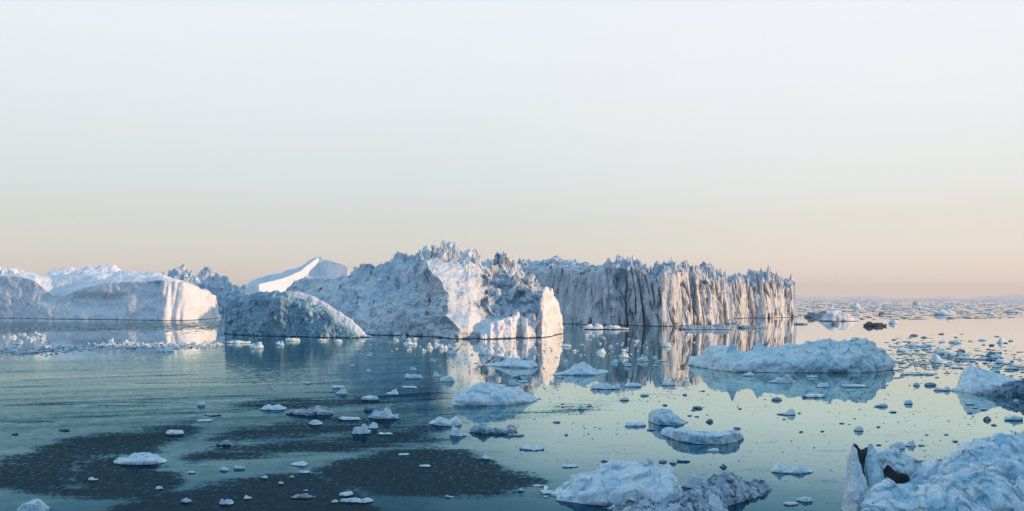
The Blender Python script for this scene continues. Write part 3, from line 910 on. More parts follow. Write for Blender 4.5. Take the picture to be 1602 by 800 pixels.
# --- foreground white floe and the dirty one before it
r = root_at("iceberg", 950, 793, "rounded white iceberg with a pointed left end at the bottom")
def d(P, N, U, PY, T, G):
    X, Y, Z = P[..., 0], P[..., 1], P[..., 2]
    v, d1, cr = blocks(X, Y, Z, .9, 203)
    return N * ((v * .28 + fbm(X * .6, Y * .6, Z * .6, 205, 4) * .25 + fbm(X * 2.2, Y * 2.2, Z * 2.2, 206, 4, ridge=True) * .11) * sstep(-.2, .4, Z))[..., None]
loft("ice_body", M['floe'], r, 832, 1066, .45, [(832, 777), (841, 778), (870, 786), (910, 791), (945, 794), (1000, 798), (1050, 798), (1066, 788)],
     [(832, 776), (841, 773), (850, 769), (870, 764), (890, 757), (900, 745), (908, 738), (930, 735), (945, 728), (955, 725), (975, 722), (1000, 721), (1020, 723), (1034, 730), (1042, 727), (1052, 728), (1058, 736), (1062, 752), (1066, 770)],
     cliff=[(832, 777), (841, 777), (870, 778), (910, 775), (950, 770), (1066, 772)], lean=.4, dc=2.6, depth=5.5, rows=(22, 60, 18), curve=.75, disp=d, sink=.5, under=.4)
r = root_at("iceberg", 1080, 805, "dirt-speckled grey iceberg in front of the rounded white one at the bottom")
def d(P, N, U, PY, T, G):
    X, Y, Z = P[..., 0], P[..., 1], P[..., 2]
    v, d1, cr = blocks(X, Y, Z, .6, 213)
    return N * ((v * .22 + (.5 - d1) * .2 + fbm(X * .7, Y * .7, Z * .7, 215, 4) * .2) * sstep(-.2, .3, Z))[..., None] + rough(P, N, .06, 4, 216)
loft("ice_body", M['dirty'], r, 940, 1140, .45, [(940, 812), (1000, 818), (1060, 818), (1140, 806)],
     [(940, 800), (960, 790), (980, 783), (1000, 776), (1012, 776), (1025, 781), (1042, 786), (1058, 778), (1075, 770), (1090, 772), (1110, 774), (1140, 790)], lean=.3, dc=2.0, depth=4, rows=(10, 44, 14), curve=.7, disp=d, sink=.5)
loft("ice_hump", M['dirty'], r, 1058, 1208, .45, [(1058, 800), (1140, 802), (1170, 790), (1208, 774)],
     [(1058, 782), (1075, 770), (1090, 765), (1105, 752), (1118, 744), (1130, 741), (1145, 742), (1158, 750), (1170, 755), (1180, 749), (1195, 751), (1208, 762)], yb=[(1058, 46.5), (1140, 46.3), (1170, 47.5), (1208, 49.4)],
     lean=.3, dc=1.8, depth=3.6, rows=(12, 44, 14), curve=.7, disp=d, sink=.5, under=.3)
def knob(u, py, w, yy, m_='floe'):
    loft("ice_knob", M[m_], r, u - w, u + w, w / 10, [(0, 800), (1602, 800)], [(u - w, py + w * 1.3), (u - w * .6, py + w * .25), (u, py), (u + w * .6, py + w * .2), (u + w, py + w * 1.2)], yb=[(0, yy), (1602, yy)],
         lean=.1, dc=.3, depth=1.0, rows=(8, 14, 8), disp=lambda P, N, U, PY, T, G: rough(P, N, .08, 2.5, int(u)), sink=.3)
knob(1118, 773, 11, 45.0)
knob(1025, 770, 8, 45.2)
knob(1092, 764, 7, 46.6)


# ------------------------------------------------------------------ floes and chunks
def floe_mesh(kind, seed, na=44, nr=14):
    """unit floe: half width 1 in x, half depth 1 in y, height 1; floats at z = 0"""
    rg = np.random.RandomState(seed)
    a = np.linspace(0, 2 * np.pi, na, endpoint=False)
    ca, sa = np.cos(a), np.sin(a)
    rg2 = rg.rand(24)
    oc = 1 + .34 * fbm(ca * 1.4 + seed, sa * 1.4, 0, seed, 3) + .16 * fbm(ca * 3.5, sa * 3.5, 2, seed + 1, 3)
    oc /= np.max(np.abs(oc * ca))
    edge = {'slab': .42, 'dome': .22, 'peak': .12, 'jag': .22, 'chip': .3}[kind]
    ea = edge * np.clip(1 + 1.5 * fbm(ca * 2 + 5, sa * 2, seed, seed + 2, 3), .25, 2.2)
    def hgt(x, y):
        wx = x + .22 * fbm(x * 2, y * 2, seed, seed + 3, 3)
        wy = y + .22 * fbm(x * 2, y * 2, seed + 9, seed + 4, 3)
        if kind == 'slab':
            h = .62 + .6 * fbm(x * 1.5 + seed, y * 1.2, 0, seed + 5, 4)
        elif kind == 'dome':
            cx = rg2[0] * .4 - .2
            h = .98 * np.clip(1 - ((wx - cx) ** 2 * .8 + wy * wy * .8), 0, 1) ** .6 + .3 * fbm(x * 2.2, y * 2.2, seed, seed + 5, 4)
        elif kind == 'peak':
            h = .22 + .2 * fbm(x * 2, y * 2, seed, seed + 6, 3)
            for q in range(3):
                cx, cy, hh = rg2[3 * q] * 1.1 - .55, rg2[3 * q + 1] * .8 - .4, (1.05, .7, .5)[q]
                a_ = rg2[3 * q + 2] * 3
                rx, ry = (wx - cx) * np.cos(a_) + (wy - cy) * np.sin(a_), -(wx - cx) * np.sin(a_) + (wy - cy) * np.cos(a_)
                h = np.maximum(h, hh - 1.25 * np.maximum(np.abs(rx) * .75, np.abs(ry)) - .35 * rx)
            h = h + .1 * fbm(x * 4, y * 4, seed, seed + 5, 3)
        elif kind == 'jag':
            h = .2 + 0 * x
            for q in range(6):
                cx, cy, hh, ww = rg2[4 * q % 21] * 1.6 - .8, rg2[(4 * q + 1) % 23] * .9 - .45, .4 + .6 * rg2[(4 * q + 2) % 24], .25 + .3 * rg2[(4 * q + 3) % 22]
                h = np.maximum(h, hh * np.clip(1.25 - (np.abs(wx - cx) + .6 * np.abs(wy - cy)) / ww * .8, 0, 1) ** .7)
            h = h + .28 * fbm(x * 3.5 + seed, y * 3.5, 0, seed + 5, 4)
        else:
            h = .5 + .4 * (1 - wx * wx - wy * wy) + .35 * fbm(x * 2 + seed, y * 2, 0, seed + 5, 3)
        return h
    V = []
    for rr, zz in ((.7, -.3), (.9, -.12), (.955, .0), (.985, .45), (1.0, .85)):
        V.append(np.stack([rr * oc * ca, rr * oc * sa, np.full(na, zz) if zz <= 0 else ea * zz], 1))
    for k in range(nr):
        rr = .97 * (1 - k / (nr - 1)) ** .85 if k < nr - 1 else 0.0
        x, y = rr * oc * ca, rr * oc * sa
        h = hgt(x, y)
        wgt = sstep(1.0, .74, np.full(na, rr))
        V.append(np.stack([x, y, ea * (1 - wgt) + np.maximum(h, .1) * wgt], 1))
    P = np.array(V)
    Nn = np.stack([P[..., 0], P[..., 1], 0 * P[..., 0] + .3], -1)
    P = P + Nn * (.16 * fbm(P[..., 0] * 3 + seed, P[..., 1] * 3, P[..., 2] * 3, seed + 8, 4))[..., None]
    P[-1] = P[-1].mean(0)
    nrr = len(V)
    idx = np.arange(nrr * na).reshape(nrr, na)
    nx = np.roll(idx, -1, 1)
    Fq = np.stack([idx[:-1], nx[:-1], nx[1:], idx[1:]], -1).reshape(-1, 4)
    me = bpy.data.meshes.new("ice_chunk")
    me.from_pydata(P.reshape(-1, 3).tolist(), [], Fq.tolist())
    me.update()
    me.polygons.foreach_set("use_smooth", np.ones(len(me.polygons), bool))
    return me


PROTO = {}
def proto(kind, mat, big, var):
    k = (kind, mat, big, var)
    if k not in PROTO:
        me = floe_mesh(kind, hash_(k), 96 if big else 30, 30 if big else 9)
        me.materials.append(M[mat])
        PROTO[k] = me
    return PROTO[k]


def hash_(k):
    s = 7
    for ch in str(k):
        s = (s * 31 + ord(ch)) % 9973
    return s


rng = random.Random(11)
NFL = [0]
def floe(px, py, w, h, kind, mat, label, group, cat="ice floe", name=None, dr=None):
    x, y = at(px, py)
    W = w * y / F
    D = W * (dr or {'slab': .6, 'dome': .55, 'peak': .5, 'jag': .45, 'chip': .55}[kind])
    dpx = D * HC * F / (y * y)
    Hm = min(max(.4 * h, h - .55 * dpx) * y / F, W * {'dome': .4, 'chip': .26, 'slab': .26, 'peak': .62, 'jag': .5}[kind])
    big = w >= 40
    var = NFL[0] if big else NFL[0] % 4
    NFL[0] += 1
    o = bpy.data.objects.new(name or ("ice_floe" if w >= 24 else "ice_chunk"), proto(kind, mat, big, var))
    COL.objects.link(o)
    o.location = (x, y + D / 2, 0)
    o.scale = (W / 2, D / 2, Hm)
    o.rotation_euler = (0, 0, 0 if big else rng.choice((0, math.pi)) + rng.uniform(-.25, .25))
    tag(o, label, cat if w >= 24 else "ice chunk", group)
    return o


G1 = "floes on the dark left water"
G2 = "floes in the reflections of the icebergs"
G3 = "floes on the calm right water"
G4 = "floes in the middle"
FL = [
 # middle and foreground floes, each with its own look
 (45, 804, 50, 22, 'dome', 'floe', "white floe cut off by the bottom edge near the left corner", G1),
 (427, 642, 40, 10, 'jag', 'floe', "pair-humped white floe at the left end of the dark rubble floe", G1),
 (598, 656, 54, 19, 'jag', 'floe', "broken white-and-dark floe with a knobbly top, left of the white domed floe", G4),
 (563, 680, 30, 16, 'jag', 'floe', "knobbly white floe in front of a smaller pointed one, left of centre", G4),
 (580, 671, 22, 11, 'peak', 'floe', "small pointed white floe just behind a knobbly one, left of centre", G4),
 (545, 658, 38, 6, 'slab', 'floe', "thin broken strip of white ice left of the knobbly floes", G4),
 (601, 681, 26, 5, 'slab', 'floe', "flat white sliver right of the knobbly white floe", G4),
 (715, 683, 28, 16, 'peak', 'floe', "white lump close in front of the two-horned floe", G4),
 (806, 683, 28, 5, 'chip', 'dark', "flat dark slip of ice under the right end of the dirty knobs", G4),
 (833, 705, 40, 7, 'slab', 'floe', "flat white-topped slab alone on smooth water below the dirty knobs", G4),
 (1408, 703, 26, 15, 'dome', 'floe', "smooth rounded floe right behind the forked fin", G3),
 (1427, 699, 20, 10, 'peak', 'floe', "small lump attached right of the smooth rounded floe behind the fin", G3),
 (1090, 765, 44, 27, 'peak', 'floe', "white pyramid floe with dark base behind the dirt-speckled iceberg", G3),
 (1240, 791, 24, 6, 'slab', 'floe', "flat ice piece just above the bottom edge, left of the fin", G3),
 (1262, 786, 26, 9, 'dome', 'floe', "small white mound with a tail left of the fin, near the bottom edge", G3),
 (1228, 600, 44, 14, 'peak', 'floe', "white cone floe in the dark reflection of the long blue iceberg", G3),
 (1340, 607, 46, 6, 'slab', 'floe', "long white strip in the right part of the blue iceberg's reflection", G3),
 (1290, 607, 24, 7, 'dome', 'blue', "blue mound left of the long white strip in the reflection", G3),
 (1278, 623, 40, 7, 'slab', 'blue', "flat blue ice patch at the lower edge of the long iceberg's reflection", G3),
 (1174, 589, 24, 6, 'chip', 'floe', "pale chip close under the left half of the long blue iceberg", G3),
 (1273, 591, 18, 4, 'slab', 'floe', "thin pale piece close under the middle of the long blue iceberg", G3),
 (948, 610, 48, 11, 'jag', 'blue', "rubbly blue floe with a dark foot below the pointed white floe", G4),
 (991, 606, 26, 7, 'slab', 'blue', "small flat blue floe right of the rubbly blue one", G4),
 (1046, 604, 24, 7, 'chip', 'blue', "lens-shaped blue chip below the left tip of the long blue iceberg", G3),
 (995, 668, 34, 9, 'slab', 'floe', "low white floe left of the white dome and grooved slab", G3),
 (1018, 674, 12, 4, 'chip', 'dark', "dark chip between the low white floe and the grooved slab", G3),
 (1118, 707, 20, 6, 'dome', 'floe', "white piece in the shadowed reflection of the grooved slab", G3),
 (1111, 661, 12, 13, 'dome', 'dark', "round dark knob of ice above the grooved slab", G3),
 (1092, 640, 16, 5, 'chip', 'dark', "dark lens of ice above the round dark knob", G3),
 (1233, 650, 30, 10, 'peak', 'blue', "blue wedge floe with a tail pointing right, below the long iceberg", G3),
 (1217, 627, 18, 6, 'chip', 'dark', "dark lens of ice left of the blue patch in the reflection's edge", G3),
 (1345, 675, 18, 11, 'dome', 'blue', "round blue lump above the forked fin", G3),
 (1382, 637, 22, 6, 'chip', 'blue', "flat blue chip below the right tip of the long iceberg's reflection", G3),
 (1423, 633, 15, 10, 'dome', 'blue', "upright oval blue lump between the long iceberg and the right wedge", G3),
 (1547, 658, 14, 10, 'dome', 'dark', "small dark round lump below the white wedge iceberg", G3),
 (1592, 659, 34, 14, 'slab', 'blue', "blue slab floe at the right edge below the white wedge iceberg", G3),
 (1541, 642, 12, 5, 'chip', 'blue', "small flat chip above the dark round lump on the right", G3),
 (1477, 568, 34, 14, 'peak', 'blue', "largest blue cone in the brash ice right of the long iceberg", G3),
 (1568, 568, 15, 13, 'dome', 'blue', "round blue lump standing in the brash above the white wedge", G3),
 (1587, 579, 22, 8, 'slab', 'blue', "blue slab in the brash ice near the right edge", G3),
 (1434, 587, 30, 5, 'slab', 'blue', "long flat blue slip right of the long iceberg's tip", G3),
 (1416, 587, 12, 5, 'chip', 'blue', "short flat blue slip left of the long one by the iceberg's tip", G3),
 (1456, 587, 18, 4, 'chip', 'blue', "thin flat blue slip right of the long one by the iceberg's tip", G3),
 (1435, 604, 12, 6, 'dome', 'blue', "small blue mound left of the white wedge iceberg", G3),
 (1458, 604, 20, 7, 'chip', 'dark', "dark lens of ice left of the white wedge iceberg", G3),
 (1478, 612, 26, 9, 'jag', 'blue', "broken blue ice at the left foot of the white wedge iceberg", G3),
 (1497, 537, 17, 6, 'slab', 'blue', "flat blue floe alone on the cream-coloured far water", G3),
 (1571, 537, 20, 9, 'peak', 'blue', "pointed blue floe on the cream-coloured water near the right edge", G3),
 (270, 681, 30, 10, 'slab', 'floe', "low white floe at the upper end of the dark slush streak on the left", G1),
 (313, 635, 14, 7, 'dome', 'floe', "small rounded blue-white floe alone on teal rippled water", G1),
 (329, 651, 32, 4, 'slab', 'dark', "thin dark sliver below the small rounded floe on teal water", G1),
 (319, 660, 24, 4, 'slab', 'floe', "thin pale sliver below the dark one on teal water", G1),
 (492, 665, 23, 8, 'dome', 'floe', "white oval floe below the dark rubble floe", G1),
 (347, 697, 28, 9, 'jag', 'dirty', "dirty dark broken floe with one pale corner, left of centre", G1),
 (465, 729, 30, 8, 'peak', 'floe', "white pointed floe at the left tip of the large dark slush patch", G1),
 (475, 741, 20, 5, 'slab', 'floe', "thin white piece under the pointed floe left of the slush patch", G1),
 (349, 737, 15, 6, 'dome', 'floe', "small white floe left of a dark-bottomed twin on smooth teal water", G1),
 (373, 735, 19, 7, 'slab', 'floe', "small grey-white floe with dark underside, right of its white twin", G1),
 (413, 749, 12, 5, 'dome', 'floe', "tiny white mound on the upper edge of the bottom slush patch", G1),
 (439, 758, 9, 5, 'dome', 'floe', "tiny bright bit inside the bottom slush patch", G1),
 (455, 748, 9, 5, 'peak', 'floe', "tiny bright bit above the bottom slush patch, right of the mound", G1),
 (352, 790, 24, 9, 'jag', 'floe', "white floe with a dark notch in the bottom slush patch", G1),
 (387, 781, 14, 6, 'peak', 'floe', "small white pointed bit right of the notched floe at the bottom", G1),
 (470, 781, 44, 9, 'jag', 'dirty', "dark dirty flat floe in the bottom slush patch", G1),
 (478, 769, 9, 3, 'chip', 'floe', "tiny white bit just behind the dark dirty flat floe", G1),
 (540, 777, 22, 8, 'slab', 'floe', "white tilted slip above the two-humped white floe at the bottom", G1),
 (523, 787, 11, 8, 'dome', 'floe', "round white lump left of the two-humped floe at the bottom", G1),
 (556, 788, 56, 10, 'jag', 'floe', "two-humped flat white floe at the bottom left of centre", G1),
 (144, 752, 16, 6, 'peak', 'floe', "small white pointed floe in the left slush ring", G1),
 (248, 766, 13, 5, 'dome', 'floe', "small white floe at the lower right of the left slush ring", G1),
 (289, 787, 16, 8, 'dome', 'floe', "small white floe left of the bottom slush patch", G1),
 (298, 741, 12, 5, 'slab', 'floe', "little white piece right of the long lumpy floe on the left", G1),
 (99, 674, 19, 5, 'chip', 'dark', "larger of two dark slips on the green-teal water at far left", G1),
 (21, 680, 13, 4, 'chip', 'dark', "smaller of two dark slips on the green-teal water at far left", G1),
 (759, 719, 15, 8, 'dome', 'floe', "white-topped lump above the tip of the large slush patch", G4),
 (665, 731, 20, 4, 'slab', 'floe', "faint flat pale piece inside the large slush patch", G4),
 (631, 713, 18, 4, 'slab', 'floe', "flat pale piece at the top edge of the large slush patch", G4),
 (703, 779, 16, 5, 'peak', 'floe', "small white slip below the large slush patch", G4),
 (815, 769, 11, 6, 'dome', 'floe', "small pale lump below the tip of the large slush patch", G4),
 (911, 641, 13, 10, 'peak', 'floe', "small white-capped lump on the calm water below the pointed floe", G4),
 (892, 732, 26, 6, 'slab', 'floe', "flat pale piece above the rounded white iceberg's left shoulder", G4),
 (946, 723, 11, 4, 'chip', 'dark', "dark chip at the top of the rounded white iceberg", G4),
 (1038, 724, 14, 5, 'chip', 'dark', "dark chip first in a row of three above the rounded iceberg", G3),
 (1053, 726, 13, 11, 'dome', 'blue', "upright blue lump in the middle of the row of three", G3),
 (1070, 723, 21, 8, 'slab', 'blue', "flat blue slab at the right end of the row of three", G3),
 (1132, 732, 13, 6, 'peak', 'dark', "small dark pointed bit right of the row of three", G3),
 (1009, 620, 15, 5, 'chip', 'blue', "blue lens of ice above a smaller dark-footed bit, calm water right of centre", G3),
 (978, 627, 17, 6, 'peak', 'blue', "blue boat-shaped bit below the rubbly blue floe", G3),
 (871, 662, 12, 3, 'chip', 'dark', "dark slip right of the row of dirty knobs", G4),
 (646, 593, 30, 8, 'slab', 'floe', "flat white floe left of the orange reflection's lower end", G4),
 (639, 608, 26, 5, 'slab', 'floe', "long thin white floe below the flat white one left of the reflection", G4),
 (699, 598, 26, 9, 'dome', 'floe', "low grey-white dome on the orange reflection", G4),
 (684, 590, 14, 10, 'peak', 'floe', "bright little heap behind the low grey-white dome", G4),
 (613, 618, 22, 10, 'peak', 'floe', "pointed white floe with grey flank left of the largest domed floe", G4),
 (578, 627, 34, 9, 'slab', 'floe', "flat-topped white slab left of the pointed grey-flanked one", G4),
 (533, 617, 20, 10, 'peak', 'floe', "white bit with a small peak on the rippled dark water", G4),
 (528, 608, 20, 6, 'slab', 'floe', "flat white bit behind the small-peaked one on dark ripples", G4),
 (481, 601, 11, 4, 'chip', 'blue', "faint blue chip left of the flat white bits on dark ripples", G4),
 (580, 643, 26, 8, 'slab', 'dark', "dark flat shelf of ice behind the broken white-and-dark floe", G4),
 (803, 603, 18, 9, 'jag', 'floe', "white rubble bit just behind the largest domed floe", G4),
 (818, 599, 16, 6, 'slab', 'floe', "flat white bit right behind the largest domed floe", G4),
 (819, 588, 14, 6, 'dome', 'blue', "blue bit below the peaked low floe", G4),
 # sunlit ones in front of the bergs
 (400, 545, 24, 10, 'jag', 'floe', "brightest sunlit pinkish floe before the dark blue-green iceberg", G2),
 (370, 538, 42, 6, 'slab', 'floe', "long thin sunlit strip behind the brightest pinkish floe", G2),
 (456, 534, 24, 6, 'slab', 'floe', "flat sunlit floe before the middle of the dark blue-green iceberg", G2),
 (437, 540, 16, 6, 'jag', 'floe', "small sunlit heap before the dark blue-green iceberg", G2),
 (503, 534, 16, 5, 'slab', 'floe', "flat sunlit bit before the right half of the dark blue-green iceberg", G2),
 (529, 536, 12, 7, 'dome', 'floe', "white bit before the right corner of the dark blue-green iceberg", G2),
 (255, 551, 26, 9, 'jag', 'floe', "sunlit white floe at the right end of the pink brash band", G2),
 (172, 535, 11, 10, 'peak', 'floe', "upright sunlit bit behind the pink brash band, leftmost of three", G2),
 (199, 538, 10, 9, 'peak', 'floe', "upright sunlit bit behind the pink brash band, middle of three", G2),
 (214, 542, 10, 11, 'peak', 'floe', "upright sunlit bit in the pink brash band, rightmost of three", G2),
 (642, 540, 24, 6, 'jag', 'floe', "long pinkish bit before the left slope of the central iceberg", G2),
 (683, 540, 10, 7, 'peak', 'floe', "white bit left of the rib's reflection", G2),
 (693, 546, 15, 9, 'jag', 'floe', "pinkish heap at the left edge of the rib's reflection", G2),
 (706, 555, 17, 9, 'jag', 'floe', "white heap in the rib's orange reflection", G2),
 (714, 541, 11, 8, 'dome', 'floe', "round white bit close under the foot of the rib", G2),
 (677, 566, 10, 10, 'peak', 'floe', "upright white bit left of the rib's reflection, lower down", G2),
 (758, 556, 22, 14, 'jag', 'floe', "jumbled heap of ice bits before the sunlit flange", G2),
 (646, 580, 12, 5, 'dome', 'floe', "bright white bit above the flat white floe left of the reflection", G2),
 (577, 558, 11, 8, 'peak', 'floe', "white bit with a dark side before the snow ramp", G2),
 (551, 574, 9, 5, 'dome', 'floe', "small pinkish bit below the snow ramp, upper of two", G2),
 (576, 582, 9, 6, 'dome', 'floe', "small pinkish bit below the snow ramp, lower of two", G2),
 (940, 553, 18, 8, 'peak', 'floe', "pinkish pointed bit before the grey cliff, left of a larger one", G2),
 (977, 560, 17, 9, 'jag', 'floe', "largest pinkish bit before the grey cliff", G2),
 (962, 568, 12, 7, 'peak', 'floe', "pinkish bit below the largest one before the grey cliff", G2),
 (983, 574, 13, 7, 'dome', 'blue', "round blue bit below the pinkish ones before the grey cliff", G2),
 (1006, 566, 20, 7, 'dome', 'floe', "pale oval bit in the grey cliff's reflection", G2),
 (1034, 566, 12, 5, 'slab', 'floe', "flat pale bit right of the oval one in the grey cliff's reflection", G2),
 (1044, 543, 16, 8, 'dome', 'blue', "blue-grey bit before the sunlit end of the cliff", G2),
 (886, 543, 16, 5, 'slab', 'blue', "flat blue bit right of the sunlit tower's reflection", G2),
 (885, 568, 11, 6, 'peak', 'floe', "white bit right behind the pointed white floe", G2),
 (1026, 574, 13, 5, 'slab', 'blue', "flat blue bit left of the long blue iceberg's left tip", G2),
 (930, 516, 34, 10, 'jag', 'snow', "pale low growler at the foot of the grey cliff, left one", G2),
 (965, 516, 44, 8, 'jag', 'snow', "pale low growler at the foot of the grey cliff, right one", G2),
 (1110, 516, 90, 9, 'jag', 'dirty', "long dark dirty floe at the foot of the cliff's sunlit end", G2),
 (1180, 514, 50, 8, 'jag', 'dirty', "dark dirty floe before the fluted far wall", G2),
 # far right
 (1318, 503, 66, 18, 'peak', 'snow', "snow-white pyramid berg on the far ice field right of the cliffs", "far ice"),
 (1282, 497, 40, 12, 'jag', 'dark', "dark rubble berg left of the far snow-white pyramid", "far ice"),
 (1374, 511, 38, 9, 'jag', 'brown', "black-brown dirty floe at the front of the far ice field", "far ice"),
 (1400, 507, 16, 11, 'dome', 'floe', "pale block right of the black-brown dirty floe", "far ice"),
 (1308, 508, 14, 8, 'dome', 'dark', "grey block before the snow-white pyramid", "far ice"),
 (1256, 508, 26, 3, 'slab', 'dark', "thin dark slip at the foot of the fluted far wall", "far ice"),
 (1340, 481, 16, 8, 'peak', 'floe', "pale peak behind the far ice field, left one", "far ice"),
 (1435, 476, 14, 6, 'peak', 'rub', "dark little peak far off on the ice field", "far ice"),
 (1445, 484, 16, 5, 'jag', 'blue', "blue-grey ridge far off on the ice field", "far ice"),
 (1485, 493, 36, 12, 'jag', 'blue', "widest blue heap in the middle of the far ice field", "far ice"),
 (1552, 493, 12, 6, 'peak', 'blue', "small grey peak right of the widest blue heap", "far ice"),
 (1585, 489, 26, 6, 'jag', 'rub', "long dark ridge at the right end of the far ice field", "far ice"),
 (1380, 492, 10, 6, 'jag', 'dark', "dark knob behind the black-brown dirty floe", "far ice"),
]
for f_ in FL:
    floe(*f_)

def shaped_floe(outline, base, mat, dfac, label, group, seed):
    """a floe with its own outline: built in metres at its place, knobbly, slightly undercut at the waterline"""
    u0, u1 = outline[0][0], outline[-1][0]
    pm = max(b[1] for b in base)
    y = float(dist(pm))
    W = (u1 - u0) * y / F
    k = W / 8.0
    def d(P, N, U, PY, T, G):
        X, Y, Z = P[..., 0] / k, P[..., 1] / k, P[..., 2] / k
        v, d1, cr = blocks(X, Y, Z, 1.1, seed)
        q = sstep(-.2, .25, Z)
        return N * k * ((v * .16 + fbm(X * .8, Y * .8, Z * .8, seed + 1, 4) * .28 + fbm(X * 3, Y * 3, Z * 2, seed + 2, 3, ridge=True) * .06) * q)[..., None]
    dep = W * .5
    o = loft("ice_floe", M[mat], None, u0, u1, max(.4, (u1 - u0) / 220), base, outline, cliff=[(a, b + (ip(base, a) - b) * dfac) for a, b in outline], lean=.06 * k + .02, dc=dep * .45, depth=dep,
             rows=(14, 36, 14), curve=.75, disp=d, sink=.25 * k + .05, under=.25 * k)
    tag(o, label, "ice floe", group)


SHAPED = [
    ([(707, 628), (712, 620), (722, 612), (735, 605), (750, 601), (770, 600), (790, 602), (805, 605), (815, 609), (830, 618), (847, 627)], [(707, 634), (740, 636), (790, 635), (830, 630), (847, 628)], 'floe', .8, "largest white domed floe in the middle, just below the orange reflection", G4),
    ([(757, 571), (770, 568), (785, 567), (795, 563), (805, 560), (812, 560), (820, 564), (830, 566), (836, 564), (842, 572)], [(757, 572), (790, 575), (830, 577), (842, 574)], 'floe', .8, "low white floe with a peak, right below the sunlit part of the central iceberg", G4),
    ([(865, 585), (880, 581), (892, 577), (899, 570), (905, 571), (914, 568), (921, 571), (928, 577), (938, 578), (952, 581)], [(865, 587), (900, 588), (930, 588), (952, 583)], 'floe', .8, "pointed white floe right of the orange reflection, wide low skirts", G4),
    ([(1015, 646), (1019, 642), (1030, 641), (1040, 640), (1048, 641), (1056, 647), (1066, 656), (1077, 661)], [(1015, 660), (1030, 666), (1060, 667), (1077, 662)], 'chunk', .7, "white domed floe touching the grooved slab behind it, calm right water", G3),
    ([(1034, 676), (1042, 670), (1055, 669), (1075, 671), (1090, 674), (1110, 677), (1125, 677), (1140, 673), (1152, 672), (1160, 678), (1164, 686)], [(1034, 681), (1060, 691), (1090, 696), (1130, 697), (1150, 693), (1164, 687)], 'chunk', .3, "long grooved blue-grey slab floe on the calm right water", G3),
    ([(178, 723), (185, 717), (200, 716), (206, 711), (220, 709), (235, 708), (245, 711), (252, 717), (261, 722)], [(178, 726), (200, 728), (235, 728), (261, 724)], 'floe', .7, "long white lumpy floe beside the dark slush ring on the left", G1),
    ([(1207, 737), (1213, 728), (1219, 723), (1224, 728), (1231, 735), (1240, 734), (1248, 729), (1255, 728), (1264, 735), (1272, 739)], [(1207, 739), (1225, 741), (1250, 742), (1272, 740)], 'floe', .7, "two-peaked white floe left of the crumpled corner iceberg", G3),
    ([(672, 661), (680, 657), (688, 652), (695, 655), (702, 658), (708, 654), (714, 651), (720, 657), (723, 664)], [(672, 664), (690, 667), (710, 668), (723, 665)], 'floe', .6, "two-horned white floe with a notch, below the largest domed floe", G4),
    ([(735, 672), (740, 666), (750, 665), (757, 662), (762, 669), (770, 672), (776, 668), (785, 671), (792, 668), (800, 665), (807, 670), (809, 676)], [(735, 677), (760, 680), (790, 680), (809, 677)], 'dirty', .5, "row of dark rounded knobs of dirty ice right of the white lump", G4),
    ([(447, 646), (455, 640), (468, 641), (480, 641), (490, 637), (498, 634), (508, 638), (518, 640), (522, 646)], [(447, 648), (480, 651), (522, 649)], 'dirty', .6, "dark grey rubble floe stretched out right of the pair-humped white one", G1),
]
for i_, a_ in enumerate(SHAPED):
    shaped_floe(*a_, 300 + i_ * 7)

# repeats that nothing tells apart, each one an object; the smallest lie in the brash objects below
def scatter(n, path, spread, wr, kinds, mats, label, group, hw=.5):
    P = np.array(path, float)
    for _ in range(n):
        t = rng.uniform(0, len(P) - 1.001)
        i = int(t)
        q = P[i] + (P[i + 1] - P[i]) * (t - i)
        w = rng.uniform(*wr) * (1 if rng.random() < .8 else 1.4)
        floe(q[0] + rng.gauss(0, 3), q[1] + rng.uniform(-spread, spread), w, w * hw * rng.uniform(.6, 1.2), rng.choice(kinds), rng.choice(mats), label, group)
scatter(46, [(-10, 549), (40, 551), (100, 547), (150, 541), (200, 541), (260, 543), (345, 540)], 4, (4, 9), ('peak', 'jag', 'dome'), ('floe', 'floe', 'dirty'),
        "small sunlit pinkish ice chunk in the brash band before the long pale iceberg", "chunks of the pink brash band", .5)
scatter(20, [(0, 524), (40, 527), (80, 530), (20, 540)], 6, (4, 10), ('peak', 'jag', 'dome'), ('floe',),
        "small sunlit ice chunk on the dark reflection at far left, behind the pink brash band", "chunks behind the pink brash band", .6)
scatter(26, [(600, 536), (700, 545), (800, 545), (880, 550)], 12, (3, 8), ('peak', 'jag', 'dome'), ('floe',),
        "small bright ice chunk in the reflection of the central iceberg", "chunks in the central reflection", .7)
scatter(26, [(890, 540), (960, 545), (1060, 560)], 18, (3, 9), ('peak', 'slab', 'dome'), ('floe', 'blue'),
        "small ice chunk in the reflection of the grey cliff", "chunks in the cliff's reflection", .5)
scatter(44, [(1400, 560), (1440, 556), (1500, 562), (1600, 575)], 16, (8, 20), ('slab', 'jag', 'chip'), ('blue', 'blue', 'dark'),
        "flat blue-grey piece in the brash ice right of the long blue iceberg", "pieces of the right brash ice", .3)
scatter(26, [(1390, 535), (1500, 530), (1600, 540)], 10, (4, 12), ('slab', 'chip'), ('blue', 'dark'),
        "dark speck of ice on the cream-coloured far water at right", "specks on the cream water", .35)
scatter(40, [(870, 655), (1000, 640), (1150, 640), (1300, 665), (1480, 670), (1590, 640)], 34, (4, 9), ('chip', 'slab', 'dome'), ('blue', 'dark'),
        "tiny dark chip on the calm pale water at right", "chips on the calm right water", .4)


